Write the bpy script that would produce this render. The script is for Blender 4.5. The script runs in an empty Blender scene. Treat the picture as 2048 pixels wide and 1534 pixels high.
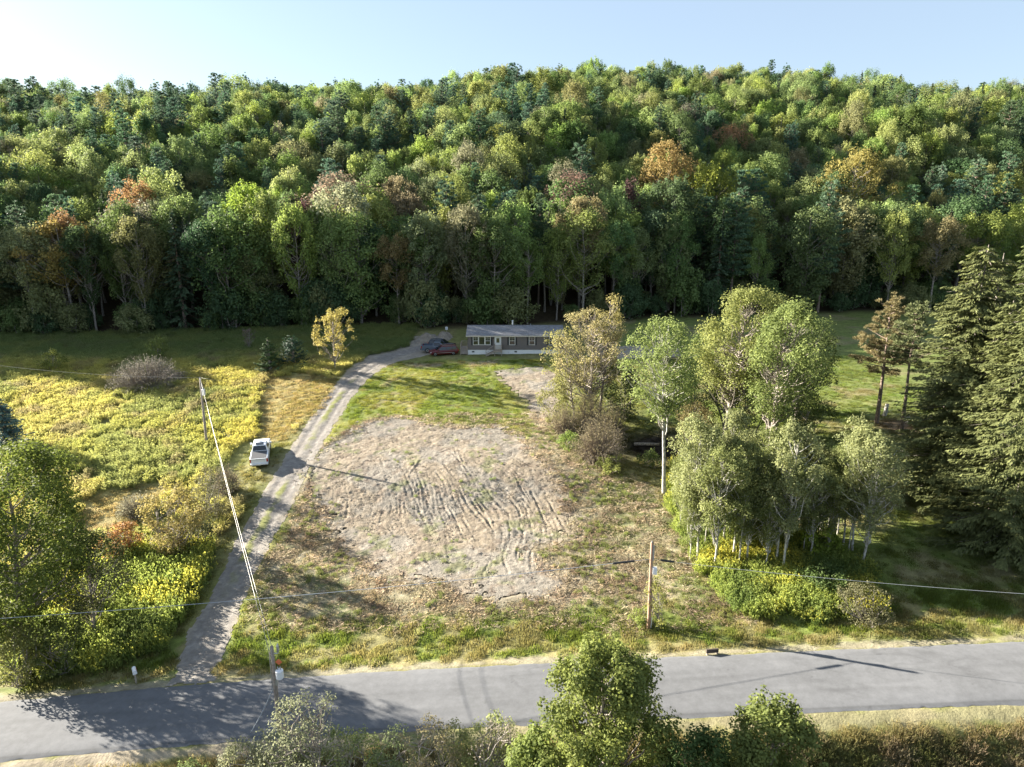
import bpy, math
import numpy as np
from mathutils import Vector, Matrix

R = math.radians
sc = bpy.context.scene
COL = sc.collection

# ------------------------------------------------------------------ camera, sky, sun
CAMZ = 34.0
PITCH = R(15.0)
cam = bpy.data.objects.new('camera', bpy.data.cameras.new('camera'))
COL.objects.link(cam)
cam.location = (0, 0, CAMZ)
cam.rotation_euler = (math.pi/2 - PITCH, 0, 0)
cam.data.lens = 24.0
cam.data.sensor_width = 36.0
cam.data.clip_start = 0.5
cam.data.clip_end = 4000
sc.camera = cam

SUN_EL = R(17.5)
SUN_AZ = R(24.0)        # ahead of straight left
sun_from = Vector((-math.cos(SUN_AZ)*math.cos(SUN_EL), math.sin(SUN_AZ)*math.cos(SUN_EL), math.sin(SUN_EL)))
sun = bpy.data.objects.new('sun', bpy.data.lights.new('sun', 'SUN'))
COL.objects.link(sun)
sun.data.energy = 5.0
sun.data.angle = R(0.5)
sun.data.color = (1.0, 0.92, 0.79)
sun.rotation_euler = sun_from.to_track_quat('Z', 'Y').to_euler()

world = bpy.data.worlds.new('World')
sc.world = world
world.use_nodes = True
wn = world.node_tree
bg = wn.nodes['Background']
sky = wn.nodes.new('ShaderNodeTexSky')
sky.sky_type = 'NISHITA'
sky.sun_disc = False
sky.sun_elevation = SUN_EL
sky.sun_rotation = R(-90.0) + SUN_AZ     # clockwise from +Y
sky.air_density = 1.0
sky.dust_density = 0.9
sky.ozone_density = 3.0
hz = wn.nodes.new('ShaderNodeMix'); hz.data_type = 'RGBA'; hz.inputs[0].default_value = .55
hz.inputs[7].default_value = (2.3, 2.62, 3.0, 1)      # thin even haze over the whole sky
wn.links.new(sky.outputs[0], hz.inputs[6]); wn.links.new(hz.outputs[2], bg.inputs[0])
bg.inputs[1].default_value = 0.05

sc.view_settings.view_transform = 'Standard'
sc.view_settings.look = 'None'
sc.view_settings.gamma = 1.0
sc.view_settings.use_curve_mapping = False
sc.view_settings.exposure = 2.55
sc.cycles.max_bounces = 5
sc.cycles.diffuse_bounces = 3
sc.cycles.transmission_bounces = 3
sc.cycles.glossy_bounces = 2

rng = np.random.default_rng(7)

# ------------------------------------------------------------------ numpy noise
def _hash(ix, iy, s):
    h = (ix.astype(np.int64)*374761393 + iy.astype(np.int64)*668265263 + s*982451653) & 0x7fffffff
    h = ((h ^ (h >> 13))*1274126177) & 0x7fffffff
    h = h ^ (h >> 16)
    return (h & 0xffff)/65535.0
def noise(x, y, s=0):
    x = np.asarray(x, float); y = np.asarray(y, float)
    ix = np.floor(x); iy = np.floor(y)
    fx = x-ix; fy = y-iy
    fx = fx*fx*(3-2*fx); fy = fy*fy*(3-2*fy)
    a = _hash(ix, iy, s); b = _hash(ix+1, iy, s); c = _hash(ix, iy+1, s); d = _hash(ix+1, iy+1, s)
    return (a*(1-fx)+b*fx)*(1-fy)+(c*(1-fx)+d*fx)*fy
def fbm(x, y, s=0, o=4):
    t = 0; a = .5; n = 0
    for i in range(o):
        t = t+a*noise(x*2**i, y*2**i, s+i*17); n += a; a *= .5
    return t/n
def sstep(a, b, x):
    t = np.clip((np.asarray(x, float)-a)/(b-a), 0, 1)
    return t*t*(3-2*t)

# ------------------------------------------------------------------ terrain
_py = np.array([-60, 10, 24, 28, 32.5, 34.2, 36, 41.5, 43, 45, 48, 54, 60, 64, 70, 75, 80, 90, 100, 112, 122, 135, 150])
_pz = np.array([-44, -41, -38.5, -37, -33.6, -32.35, -32, -32, -32.25, -32.5, -32.2, -31.8, -31.5, -31.1, -29.9, -29.3, -28.9, -28.1, -27.2, -26.15, -26.0, -25.6, -24.9])
_dy = np.linspace(-60, 150, 1051)
_dz = np.interp(_dy, _py, _pz)
_k = np.exp(-0.5*(np.arange(-8, 9)/3.2)**2); _k /= _k.sum()
_dz = np.convolve(np.pad(_dz, 8, mode='edge'), _k, mode='valid')
def forest_base(x):
    return 146+0.085*np.clip(x, -110, 110)-4*np.exp(-((np.asarray(x, float)+5)/18)**2)
def T(x, y):
    x = np.asarray(x, float); y = np.asarray(y, float)
    z = np.interp(np.clip(y, -60, 150), _dy, _dz)
    xc = np.clip(x, -75, 75)
    cross = 0.055*xc+0.0006*xc*np.abs(xc)*np.where(xc > 0, 1.0, 0.25)
    z = z+cross*(1-sstep(48, 104, y))+0.012*xc*sstep(48, 104, y)
    # pad edge of the clearing bulges a little
    z = z+0.5*np.exp(-((x+2)/14)**2-((y-74)/5)**2)
    # drop to the hollow east of the clearing
    z = z-1.2*np.exp(-((x-17)/6)**2-((y-77)/6)**2)
    # gentle roll, flattened on the road and round the house
    flat = np.clip(sstep(44, 52, y)+sstep(34, 26, y), 0, 1)*(1-np.exp(-((x-1)/16)**4-((y-120)/9)**4))
    z = z+flat*(fbm(x/13, y/13, 5, 3)-.5)*0.7
    d = np.maximum(y-forest_base(x), 0)
    ridge = 69-13*sstep(40, -260, x)-6*sstep(60, 300, x)+3*np.sin(x/47.0)+2*np.sin(x/19.0+1)
    rise = ridge*(1-np.exp(-(np.maximum(d-3, 0)/118)**1.35))
    z = z+rise+sstep(10, 60, d)*(fbm(x/45, y/45, 9, 3)-.5)*7
    return z+CAMZ
TERR_SHIFT = 0.0

CP, SP = math.cos(PITCH), math.sin(PITCH)
def ray(px, py):
    u = px-1024.0; v = py-767.0; f = 1365.33
    return np.array([u, f*CP-v*SP, -f*SP-v*CP])/f
def P(px, py):
    """ground point seen at a pixel of the photograph"""
    d = ray(px, py)
    t0 = 20.0
    s = 0.5
    while t0 < 600:
        p = d*(t0+s)
        if p[2]+CAMZ < float(T(p[0], p[1])): break
        t0 += s
    a, b = t0, t0+s
    for _ in range(18):
        m = (a+b)/2; p = d*m
        if p[2]+CAMZ < float(T(p[0], p[1])): b = m
        else: a = m
    p = d*b
    return np.array([p[0], p[1], p[2]+CAMZ])
def top_z(px, py, Y):
    d = ray(px, py); t = Y/d[1]
    return d[2]*t+CAMZ
def Pn(pts): return np.array([P(a, b)[:2] for a, b in pts])

def in_poly(x, y, poly):
    inside = np.zeros(x.shape, bool)
    n = len(poly); j = n-1
    for i in range(n):
        xi, yi = poly[i]; xj, yj = poly[j]
        c = ((yi > y) != (yj > y)) & (x < (xj-xi)*(y-yi)/(yj-yi+1e-12)+xi)
        inside ^= c; j = i
    return inside
def seg_dist(x, y, a, b):
    ax, ay = a; bx, by = b; dx, dy = bx-ax, by-ay
    t = np.clip(((x-ax)*dx+(y-ay)*dy)/(dx*dx+dy*dy+1e-9), 0, 1)
    return np.hypot(x-ax-t*dx, y-ay-t*dy), t
def poly_sd(x, y, poly):
    """signed distance, positive inside"""
    d = np.full(x.shape, 1e9)
    for i in range(len(poly)):
        dd, _ = seg_dist(x, y, poly[i-1], poly[i]); d = np.minimum(d, dd)
    return np.where(in_poly(x, y, poly), d, -d)
def line_dist(x, y, pts):
    d = np.full(np.shape(x), 1e9)
    for i in range(len(pts)-1):
        dd, _ = seg_dist(x, y, pts[i], pts[i+1]); d = np.minimum(d, dd)
    return d

# ------------------------------------------------------------------ object helpers
def tag(o, label=None, cat=None, group=None, kind=None):
    if label: o['label'] = label
    if cat: o['category'] = cat
    if group: o['group'] = group
    if kind: o['kind'] = kind
    return o
def link(o, parent=None):
    COL.objects.link(o)
    if parent is not None: o.parent = parent
    return o
def empty(name, loc=(0, 0, 0), rz=0, parent=None):
    o = bpy.data.objects.new(name, None); o.empty_display_size = .3
    o.location = loc; o.rotation_euler = (0, 0, rz)
    return link(o, parent)

class Geo:
    def __init__(s): s.v = []; s.q = []; s.n = 0; s.a = {}; s.m = []; s.attrs = []
    def add(s, v, q, lv=1.0, head=0.0, m=0):
        v = np.asarray(v, float).reshape(-1, 3); q = np.asarray(q, int).reshape(-1, 4)
        s.v.append(v); s.q.append(q+s.n)
        L = np.broadcast_to(np.asarray(lv, float), (len(v),)) if np.ndim(lv) < 2 else lv
        Hd = np.broadcast_to(np.asarray(head, float), (len(v),))
        s.attrs.append(np.stack([L, Hd], 1)); s.m.append(np.full(len(q), m)); s.n += len(v)
        return s
    def box(s, x0, x1, y0, y1, z0, z1, m=0):
        v = [(x, y, z) for z in (z0, z1) for y in (y0, y1) for x in (x0, x1)]
        return s.add(v, [(0, 2, 3, 1), (4, 5, 7, 6), (0, 1, 5, 4), (2, 6, 7, 3), (0, 4, 6, 2), (1, 3, 7, 5)], m=m)
    def tube(s, pts, rad, n=6, cap=True, m=0, lv=1.0):
        pts = np.asarray(pts, float); k = len(pts)
        rad = np.broadcast_to(np.asarray(rad, float), (k,))
        tan = np.gradient(pts, axis=0); tan /= np.linalg.norm(tan, axis=1)[:, None]+1e-9
        ref = np.where(np.abs(tan[:, 2:3]) > .9, np.array([[1., 0, 0]]), np.array([[0, 0, 1.]]))
        if np.any(np.abs(tan[:, 2]) > .9) and np.any(np.abs(tan[:, 2]) <= .9): ref = np.tile(np.array([[.93, .36, .05]]), (k, 1))
        A = np.cross(tan, ref); A /= np.linalg.norm(A, axis=1)[:, None]+1e-9
        B = np.cross(tan, A)
        th = np.arange(n)*2*math.pi/n
        ring = pts[:, None, :]+rad[:, None, None]*(A[:, None, :]*np.cos(th)[None, :, None]+B[:, None, :]*np.sin(th)[None, :, None])
        v = ring.reshape(-1, 3)
        i = np.arange(k-1)[:, None]*n; j = np.arange(n)[None, :]; j2 = (j+1) % n
        q = np.stack([i+j, i+j2, i+n+j2, i+n+j], -1).reshape(-1, 4)
        if cap:
            c = len(v); v = np.vstack([v, pts[:1], pts[-1:]])
            q0 = [(c, a, (a+1) % n, (a+1) % n) for a in range(n)]
            q = q.tolist()
            for a in range(0, n, 2):
                q.append((c, (a+2) % n, (a+1) % n, a)); b = (k-1)*n; q.append((c+1, b+a, b+(a+1) % n, b+(a+2) % n))
        return s.add(v, q, m=m, lv=lv)
    def leaves(s, C, A, N, L, W, lv=1.0, head=0.0, m=0):
        C = np.asarray(C, float); A = A/(np.linalg.norm(A, axis=1)[:, None]+1e-9)
        B = np.cross(N, A); B /= np.linalg.norm(B, axis=1)[:, None]+1e-9
        L = np.broadcast_to(L, (len(C),))[:, None]; W = np.broadcast_to(W, (len(C),))[:, None]
        v = np.stack([C-A*L/2, C+B*W/2+A*L*.05, C+A*L/2, C-B*W/2+A*L*.05], 1).reshape(-1, 3)
        q = np.arange(len(C)*4).reshape(-1, 4)
        return s.add(v, q, lv=np.repeat(np.broadcast_to(lv, (len(C),)), 4), head=np.repeat(np.broadcast_to(head, (len(C),)), 4), m=m)
    def mesh(s, name, mats, smooth=False, merge_attr=True):
        v = np.vstack(s.v); q = np.vstack(s.q); mi = np.concatenate(s.m); at = np.vstack(s.attrs)
        return build_mesh(name, v, q, mats, mi, smooth, {'lv': at[:, 0], 'head': at[:, 1]} if merge_attr else {})
    def obj(s, name, mats, parent=None, smooth=False, attr=False):
        if not isinstance(mats, (list, tuple)): mats = [mats]
        return link(bpy.data.objects.new(name, s.mesh(name, mats, smooth, attr)), parent)

def build_mesh(name, v, q, mats, mi=None, smooth=False, attrs={}, colors={}):
    me = bpy.data.meshes.new(name)
    tri = (q[:, 2] == q[:, 3])
    me.vertices.add(len(v)); me.vertices.foreach_set('co', v.astype(np.float32).ravel())
    if tri.any():
        sizes = np.where(tri, 3, 4)
        flat = np.concatenate([r[:n] for r, n in zip(q, sizes)])
    else:
        sizes = np.full(len(q), 4); flat = q.ravel()
    me.loops.add(len(flat)); me.loops.foreach_set('vertex_index', flat.astype(np.int32))
    me.polygons.add(len(q))
    me.polygons.foreach_set('loop_start', np.concatenate([[0], np.cumsum(sizes)[:-1]]).astype(np.int32))
    me.polygons.foreach_set('loop_total', sizes.astype(np.int32))
    if mi is not None: me.polygons.foreach_set('material_index', mi.astype(np.int32))
    me.polygons.foreach_set('use_smooth', np.full(len(q), smooth))
    for m in mats: me.materials.append(m)
    for k, a in attrs.items():
        at = me.attributes.new(k, 'FLOAT', 'POINT'); at.data.foreach_set('value', np.asarray(a, np.float32))
    for k, a in colors.items():
        at = me.attributes.new(k, 'FLOAT_COLOR', 'POINT')
        c = np.ones((len(v), 4), np.float32); c[:, :3] = a; at.data.foreach_set('color', c.ravel())
    me.update(); me.validate(verbose=False)
    return me

# ------------------------------------------------------------------ materials
def new_mat(name):
    m = bpy.data.materials.new(name); m.use_nodes = True
    return m, m.node_tree, m.node_tree.nodes['Principled BSDF']
def simple(name, col, rough=.7, metal=0.0, bump=0.0, bscale=20.0, var=0.12, vscale=6.0, coat=0.0, spec=.4):
    m, nt, p = new_mat(name)
    tc = nt.nodes.new('ShaderNodeTexCoord')
    n1 = nt.nodes.new('ShaderNodeTexNoise'); n1.inputs['Scale'].default_value = vscale; n1.inputs['Detail'].default_value = 5
    nt.links.new(tc.outputs['Object'], n1.inputs['Vector'])
    r = nt.nodes.new('ShaderNodeMapRange'); r.inputs[3].default_value = 1-var*1.6; r.inputs[4].default_value = 1+var*1.6
    r.inputs[1].default_value = .2; r.inputs[2].default_value = .8
    nt.links.new(n1.outputs[0], r.inputs[0])
    mx = nt.nodes.new('ShaderNodeVectorMath'); mx.operation = 'SCALE'; mx.inputs[0].default_value = col
    nt.links.new(r.outputs[0], mx.inputs['Scale'])
    nt.links.new(mx.outputs[0], p.inputs['Base Color'])
    p.inputs['Roughness'].default_value = rough; p.inputs['Metallic'].default_value = metal
    p.inputs['Coat Weight'].default_value = coat
    p.inputs['Specular IOR Level'].default_value = spec
    if bump:
        n2 = nt.nodes.new('ShaderNodeTexNoise'); n2.inputs['Scale'].default_value = bscale; n2.inputs['Detail'].default_value = 4
        nt.links.new(tc.outputs['Object'], n2.inputs['Vector'])
        b = nt.nodes.new('ShaderNodeBump'); b.inputs['Distance'].default_value = bump
        nt.links.new(n2.outputs[0], b.inputs['Height']); nt.links.new(b.outputs[0], p.inputs['Normal'])
    return m
def glass(name, col=(.02, .025, .03)):
    m, nt, p = new_mat(name)
    p.inputs['Base Color'].default_value = (*col, 1); p.inputs['Roughness'].default_value = .06
    p.inputs['Specular IOR Level'].default_value = .8
    n = nt.nodes.new('ShaderNodeTexNoise'); n.inputs['Scale'].default_value = 1.5
    r = nt.nodes.new('ShaderNodeMapRange'); r.inputs[3].default_value = .03; r.inputs[4].default_value = .12
    nt.links.new(n.outputs[0], r.inputs[0]); nt.links.new(r.outputs[0], p.inputs['Roughness'])
    return m
def leaf_mat(name, transl=.45, rough=.65, tipmix=False, default=(.08, .11, .03)):
    m, nt, p = new_mat(name)
    a = nt.nodes.new('ShaderNodeAttribute'); a.attribute_type = 'INSTANCER'; a.attribute_name = 'tint'
    lv = nt.nodes.new('ShaderNodeAttribute'); lv.attribute_name = 'lv'
    col = a.outputs['Color']
    if tipmix:
        t = nt.nodes.new('ShaderNodeAttribute'); t.attribute_type = 'INSTANCER'; t.attribute_name = 'tip'
        h = nt.nodes.new('ShaderNodeAttribute'); h.attribute_name = 'head'
        mx = nt.nodes.new('ShaderNodeMix'); mx.data_type = 'RGBA'
        nt.links.new(h.outputs['Fac'], mx.inputs[0]); nt.links.new(col, mx.inputs[6]); nt.links.new(t.outputs['Color'], mx.inputs[7])
        col = mx.outputs[2]
    # leaf to leaf: brightness and a small swing of hue
    hs = nt.nodes.new('ShaderNodeHueSaturation')
    mr = nt.nodes.new('ShaderNodeMapRange'); mr.inputs[1].default_value = .6; mr.inputs[2].default_value = 1.4
    mr.inputs[3].default_value = .512; mr.inputs[4].default_value = .49
    nt.links.new(lv.outputs['Fac'], mr.inputs[0]); nt.links.new(mr.outputs[0], hs.inputs['Hue'])
    nt.links.new(lv.outputs['Fac'], hs.inputs['Value']); nt.links.new(col, hs.inputs['Color'])
    nt.links.new(hs.outputs[0], p.inputs['Base Color'])
    p.inputs['Roughness'].default_value = rough; p.inputs['Specular IOR Level'].default_value = .12
    tr = nt.nodes.new('ShaderNodeBsdfTranslucent')
    h2 = nt.nodes.new('ShaderNodeHueSaturation'); h2.inputs['Hue'].default_value = .495; h2.inputs['Saturation'].default_value = 1.05; h2.inputs['Value'].default_value = 1.2
    nt.links.new(hs.outputs[0], h2.inputs['Color']); nt.links.new(h2.outputs[0], tr.inputs[0])
    ms = nt.nodes.new('ShaderNodeMixShader'); ms.inputs[0].default_value = transl
    nt.links.new(p.outputs[0], ms.inputs[1]); nt.links.new(tr.outputs[0], ms.inputs[2])
    nt.links.new(ms.outputs[0], nt.nodes['Material Output'].inputs[0])
    return m
M_leaf = leaf_mat('leaf')
M_needle = leaf_mat('needle', transl=.28, rough=.6)
M_weed = leaf_mat('weed', transl=.5, tipmix=True)
def bark_mat(name, col, dark, scale=3.0):
    m, nt, p = new_mat(name)
    tc = nt.nodes.new('ShaderNodeTexCoord'); mp = nt.nodes.new('ShaderNodeMapping'); mp.inputs['Scale'].default_value = (scale*2, scale*2, scale*.8)
    n = nt.nodes.new('ShaderNodeTexNoise'); n.inputs['Scale'].default_value = 1.6; n.inputs['Detail'].default_value = 6
    nt.links.new(tc.outputs['Object'], mp.inputs[0]); nt.links.new(mp.outputs[0], n.inputs['Vector'])
    cr = nt.nodes.new('ShaderNodeValToRGB'); cr.color_ramp.elements[0].position = .38; cr.color_ramp.elements[1].position = .6
    cr.color_ramp.elements[0].color = (*dark, 1); cr.color_ramp.elements[1].color = (*col, 1)
    nt.links.new(n.outputs[0], cr.inputs[0]); nt.links.new(cr.outputs[0], p.inputs['Base Color'])
    b = nt.nodes.new('ShaderNodeBump'); b.inputs['Distance'].default_value = .02
    nt.links.new(n.outputs[0], b.inputs['Height']); nt.links.new(b.outputs[0], p.inputs['Normal'])
    p.inputs['Roughness'].default_value = .85
    return m
M_bark = bark_mat('bark_grey', (.34, .30, .26), (.13, .11, .09))
M_birch = bark_mat('bark_white', (.5, .49, .44), (.2, .18, .15), 2.0)
M_pinebark = bark_mat('bark_pine', (.26, .19, .15), (.1, .075, .06))
M_twig = bark_mat('twig', (.3, .25, .21), (.15, .12, .1))
M_pole = bark_mat('pole_wood', (.33, .29, .25), (.22, .18, .15), 4)
M_poleb = bark_mat('pole_wood_brown', (.38, .25, .17), (.26, .16, .11), 4)

def ground_mat(name, bump=.06, bscale=7.0, spec=.2, fine=26.0, contrast=.35):
    """albedo from the 'alb' attribute of the sheet, with grain and relief added"""
    m, nt, p = new_mat(name)
    a = nt.nodes.new('ShaderNodeAttribute'); a.attribute_name = 'alb'
    tc = nt.nodes.new('ShaderNodeTexCoord')
    n = nt.nodes.new('ShaderNodeTexNoise'); n.inputs['Scale'].default_value = 1.3; n.inputs['Detail'].default_value = 10; n.inputs['Roughness'].default_value = .82
    nt.links.new(tc.outputs['Object'], n.inputs['Vector'])
    r = nt.nodes.new('ShaderNodeMapRange'); r.inputs[1].default_value = .3; r.inputs[2].default_value = .7
    r.inputs[3].default_value = 1-contrast; r.inputs[4].default_value = 1+contrast
    nt.links.new(n.outputs[0], r.inputs[0])
    v = nt.nodes.new('ShaderNodeVectorMath'); v.operation = 'SCALE'
    nt.links.new(a.outputs['Color'], v.inputs[0]); nt.links.new(r.outputs[0], v.inputs['Scale'])
    nt.links.new(v.outputs[0], p.inputs['Base Color'])
    n2 = nt.nodes.new('ShaderNodeTexNoise'); n2.inputs['Scale'].default_value = bscale; n2.inputs['Detail'].default_value = 6; n2.inputs['Roughness'].default_value = .65
    nt.links.new(tc.outputs['Object'], n2.inputs['Vector'])
    b = nt.nodes.new('ShaderNodeBump'); b.inputs['Distance'].default_value = bump; b.inputs['Strength'].default_value = 1
    nt.links.new(n2.outputs[0], b.inputs['Height']); nt.links.new(b.outputs[0], p.inputs['Normal'])
    p.inputs['Roughness'].default_value = .92; p.inputs['Specular IOR Level'].default_value = spec
    return m
M_ground = ground_mat('ground_soil', .06, 6.0, contrast=.5)
M_dirt = ground_mat('dirt', .07, 7.0, contrast=.5)
M_gravel = ground_mat('gravel', .05, 9.0, contrast=.4)
M_asphalt = ground_mat('asphalt', .006, 40.0, spec=.3, contrast=.2)

#@@STRUCTURE
# ------------------------------------------------------------------ regions of the ground (traced once, then fixed on the terrain)
drive_L = [(318, 1392), (352, 1340), (368, 1280), (402, 1220), (430, 1170), (470, 1080), (517, 1000), (558, 930), (603, 860), (645, 800), (676, 760), (700, 735), (728, 714), (745, 695), (775, 682), (830, 672), (870, 668)]
drive_R = [(880, 705), (850, 712), (800, 722), (768, 735), (733, 762), (702, 800), (664, 860), (625, 930), (592, 1000), (545, 1080), (505, 1160), (482, 1220), (460, 1290), (428, 1340), (440, 1378)]
POLY_drive = Pn(drive_L+drive_R)
DR_C = Pn([(385, 1370), (412, 1290), (448, 1200), (505, 1080), (553, 1000), (592, 930), (634, 860), (672, 800), (703, 762), (735, 735), (780, 712), (850, 694)])
POLY_clear = Pn([(745, 838), (800, 832), (850, 842), (880, 852), (990, 850), (1040, 866), (1060, 890), (1082, 915), (1120, 955), (1140, 1010), (1152, 1060), (1120, 1090), (1060, 1100), (1135, 1160), (1110, 1195), (1010, 1200), (940, 1190), (880, 1165), (790, 1165), (700, 1110), (650, 1040), (615, 985), (606, 945), (640, 900), (690, 862)])
POLY_patch = Pn([(985, 742), (1075, 732), (1110, 745), (1120, 800), (1100, 850), (1070, 850), (1050, 800), (1015, 772)])
POLY_lawn = Pn([(700, 775), (745, 735), (790, 722), (930, 716), (1130, 714), (1180, 720), (1110, 735), (985, 742), (1000, 775), (1045, 800), (1075, 850), (1060, 890), (990, 860), (850, 850), (745, 842), (690, 868), (640, 905), (606, 950), (560, 1040), (500, 1190), (470, 1290), (470, 1310), (430, 1335), (500, 1120), (600, 950)])
PARK = Pn([(1190, 705), (1230, 692), (1290, 690), (1400, 700), (1400, 712), (1290, 715), (1200, 722)])
POLY_mown = Pn([(528, 755), (600, 748), (645, 752), (672, 760), (640, 815), (600, 850), (560, 880), (525, 890), (512, 850), (518, 800)])
POLY_mown2 = Pn([(150, 1040), (190, 985), (270, 975), (330, 960), (330, 1010), (270, 1060), (200, 1070), (150, 1090)])
POLY_field = Pn([(0, 770), (200, 745), (300, 760), (420, 740), (528, 755), (518, 800), (512, 850), (480, 900), (420, 930), (400, 985), (330, 960), (270, 975), (190, 985), (150, 1040), (60, 930), (0, 900)])
POLY_field = np.vstack([POLY_field, [[-95, 70], [-100, 118]]])
PATH_bank = Pn([(820, 668), (845, 676), (880, 672), (900, 680)])
RSIDE = Pn([(1330, 985), (1350, 1060), (1400, 1150), (1480, 1235), (1560, 1250), (1740, 1245), (1760, 1190), (1840, 990), (1700, 900), (1500, 850), (1340, 800)])
RE_top = lambda x: 42.0-0.0016*x*x/1.0*0.6
RE_bot = lambda x: 36.05-0.0016*x*x*0.45
RUTS = []
def rut(px, py, dx, dy, w=.22, h=.10):
    a = P(px, py)[:2]; b = P(px+dx, py+dy)[:2]; RUTS.append((a, b, w*.75, h*.8))
r_ = np.random.default_rng(3)
for cx, cy, n, sx, sy in ((740, 1000, 20, 90, 45), (860, 985, 30, 100, 55), (960, 1010, 30, 90, 50), (1050, 1040, 18, 60, 40), (900, 1120, 14, 160, 30), (1090, 1120, 5, 30, 15)):
    for i in range(n):
        L = r_.uniform(50, 130); k = r_.uniform(.25, .62) if cy < 1100 else r_.uniform(.0, .35)
        rut(cx+r_.uniform(-sx, sx), cy+r_.uniform(-sy, sy)-L/2, L*k, L, r_.uniform(.15, .26), r_.uniform(.05, .14))
rut(838, 912, -38, 50, .35, -.10); rut(800, 962, -3, 25, .3, -.10); rut(905, 905, 40, 35, .25, .12)
for i in range(9): rut(960+i*11, 920+r_.uniform(-6, 6), 28, 14+i, .22, .14)
for i in range(6): rut(1040+i*8, 740+i*4, -25+i*6, 60, .2, .08)
def ragn(x, y, ragged): return (fbm(x*1.3, y*1.3, 71, 4)-.5)*ragged*2
def micro(x, y):
    """relief of the worked soil: blade and track marks, clods"""
    h = (fbm(x*1.1, y*1.1, 21, 4)-.5)*.14*(.4+1.2*fbm(x*.2, y*.2, 23, 2))+(fbm(x*5, y*5, 27, 2)-.5)*.085
    wx = x+(fbm(x*1.6, y*1.6, 31, 3)-.5)*.22+(fbm(x*.13, y*.13, 38, 2)-.5)*4.5; wy = y+(fbm(x*1.6, y*1.6, 33, 3)-.5)*.28
    for a, b, w, hh in RUTS:
        m = (x > min(a[0], b[0])-1.5) & (x < max(a[0], b[0])+1.5) & (y > min(a[1], b[1])-1.5) & (y < max(a[1], b[1])+1.5)
        if not m.any(): continue
        d, t = seg_dist(wx[m], wy[m], a, b); w = w*.8
        env = np.clip(np.minimum(t, 1-t)*5, 0, 1)*np.exp(-(d/(w*3))**4)
        h[m] += .45*hh*env*(.55+.9*noise(x[m]*.3, y[m]*.3, 37))*(np.exp(-((d-w*1.5)/(w*.6))**2)*.8-np.exp(-(d/w)**2))
    return h

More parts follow.
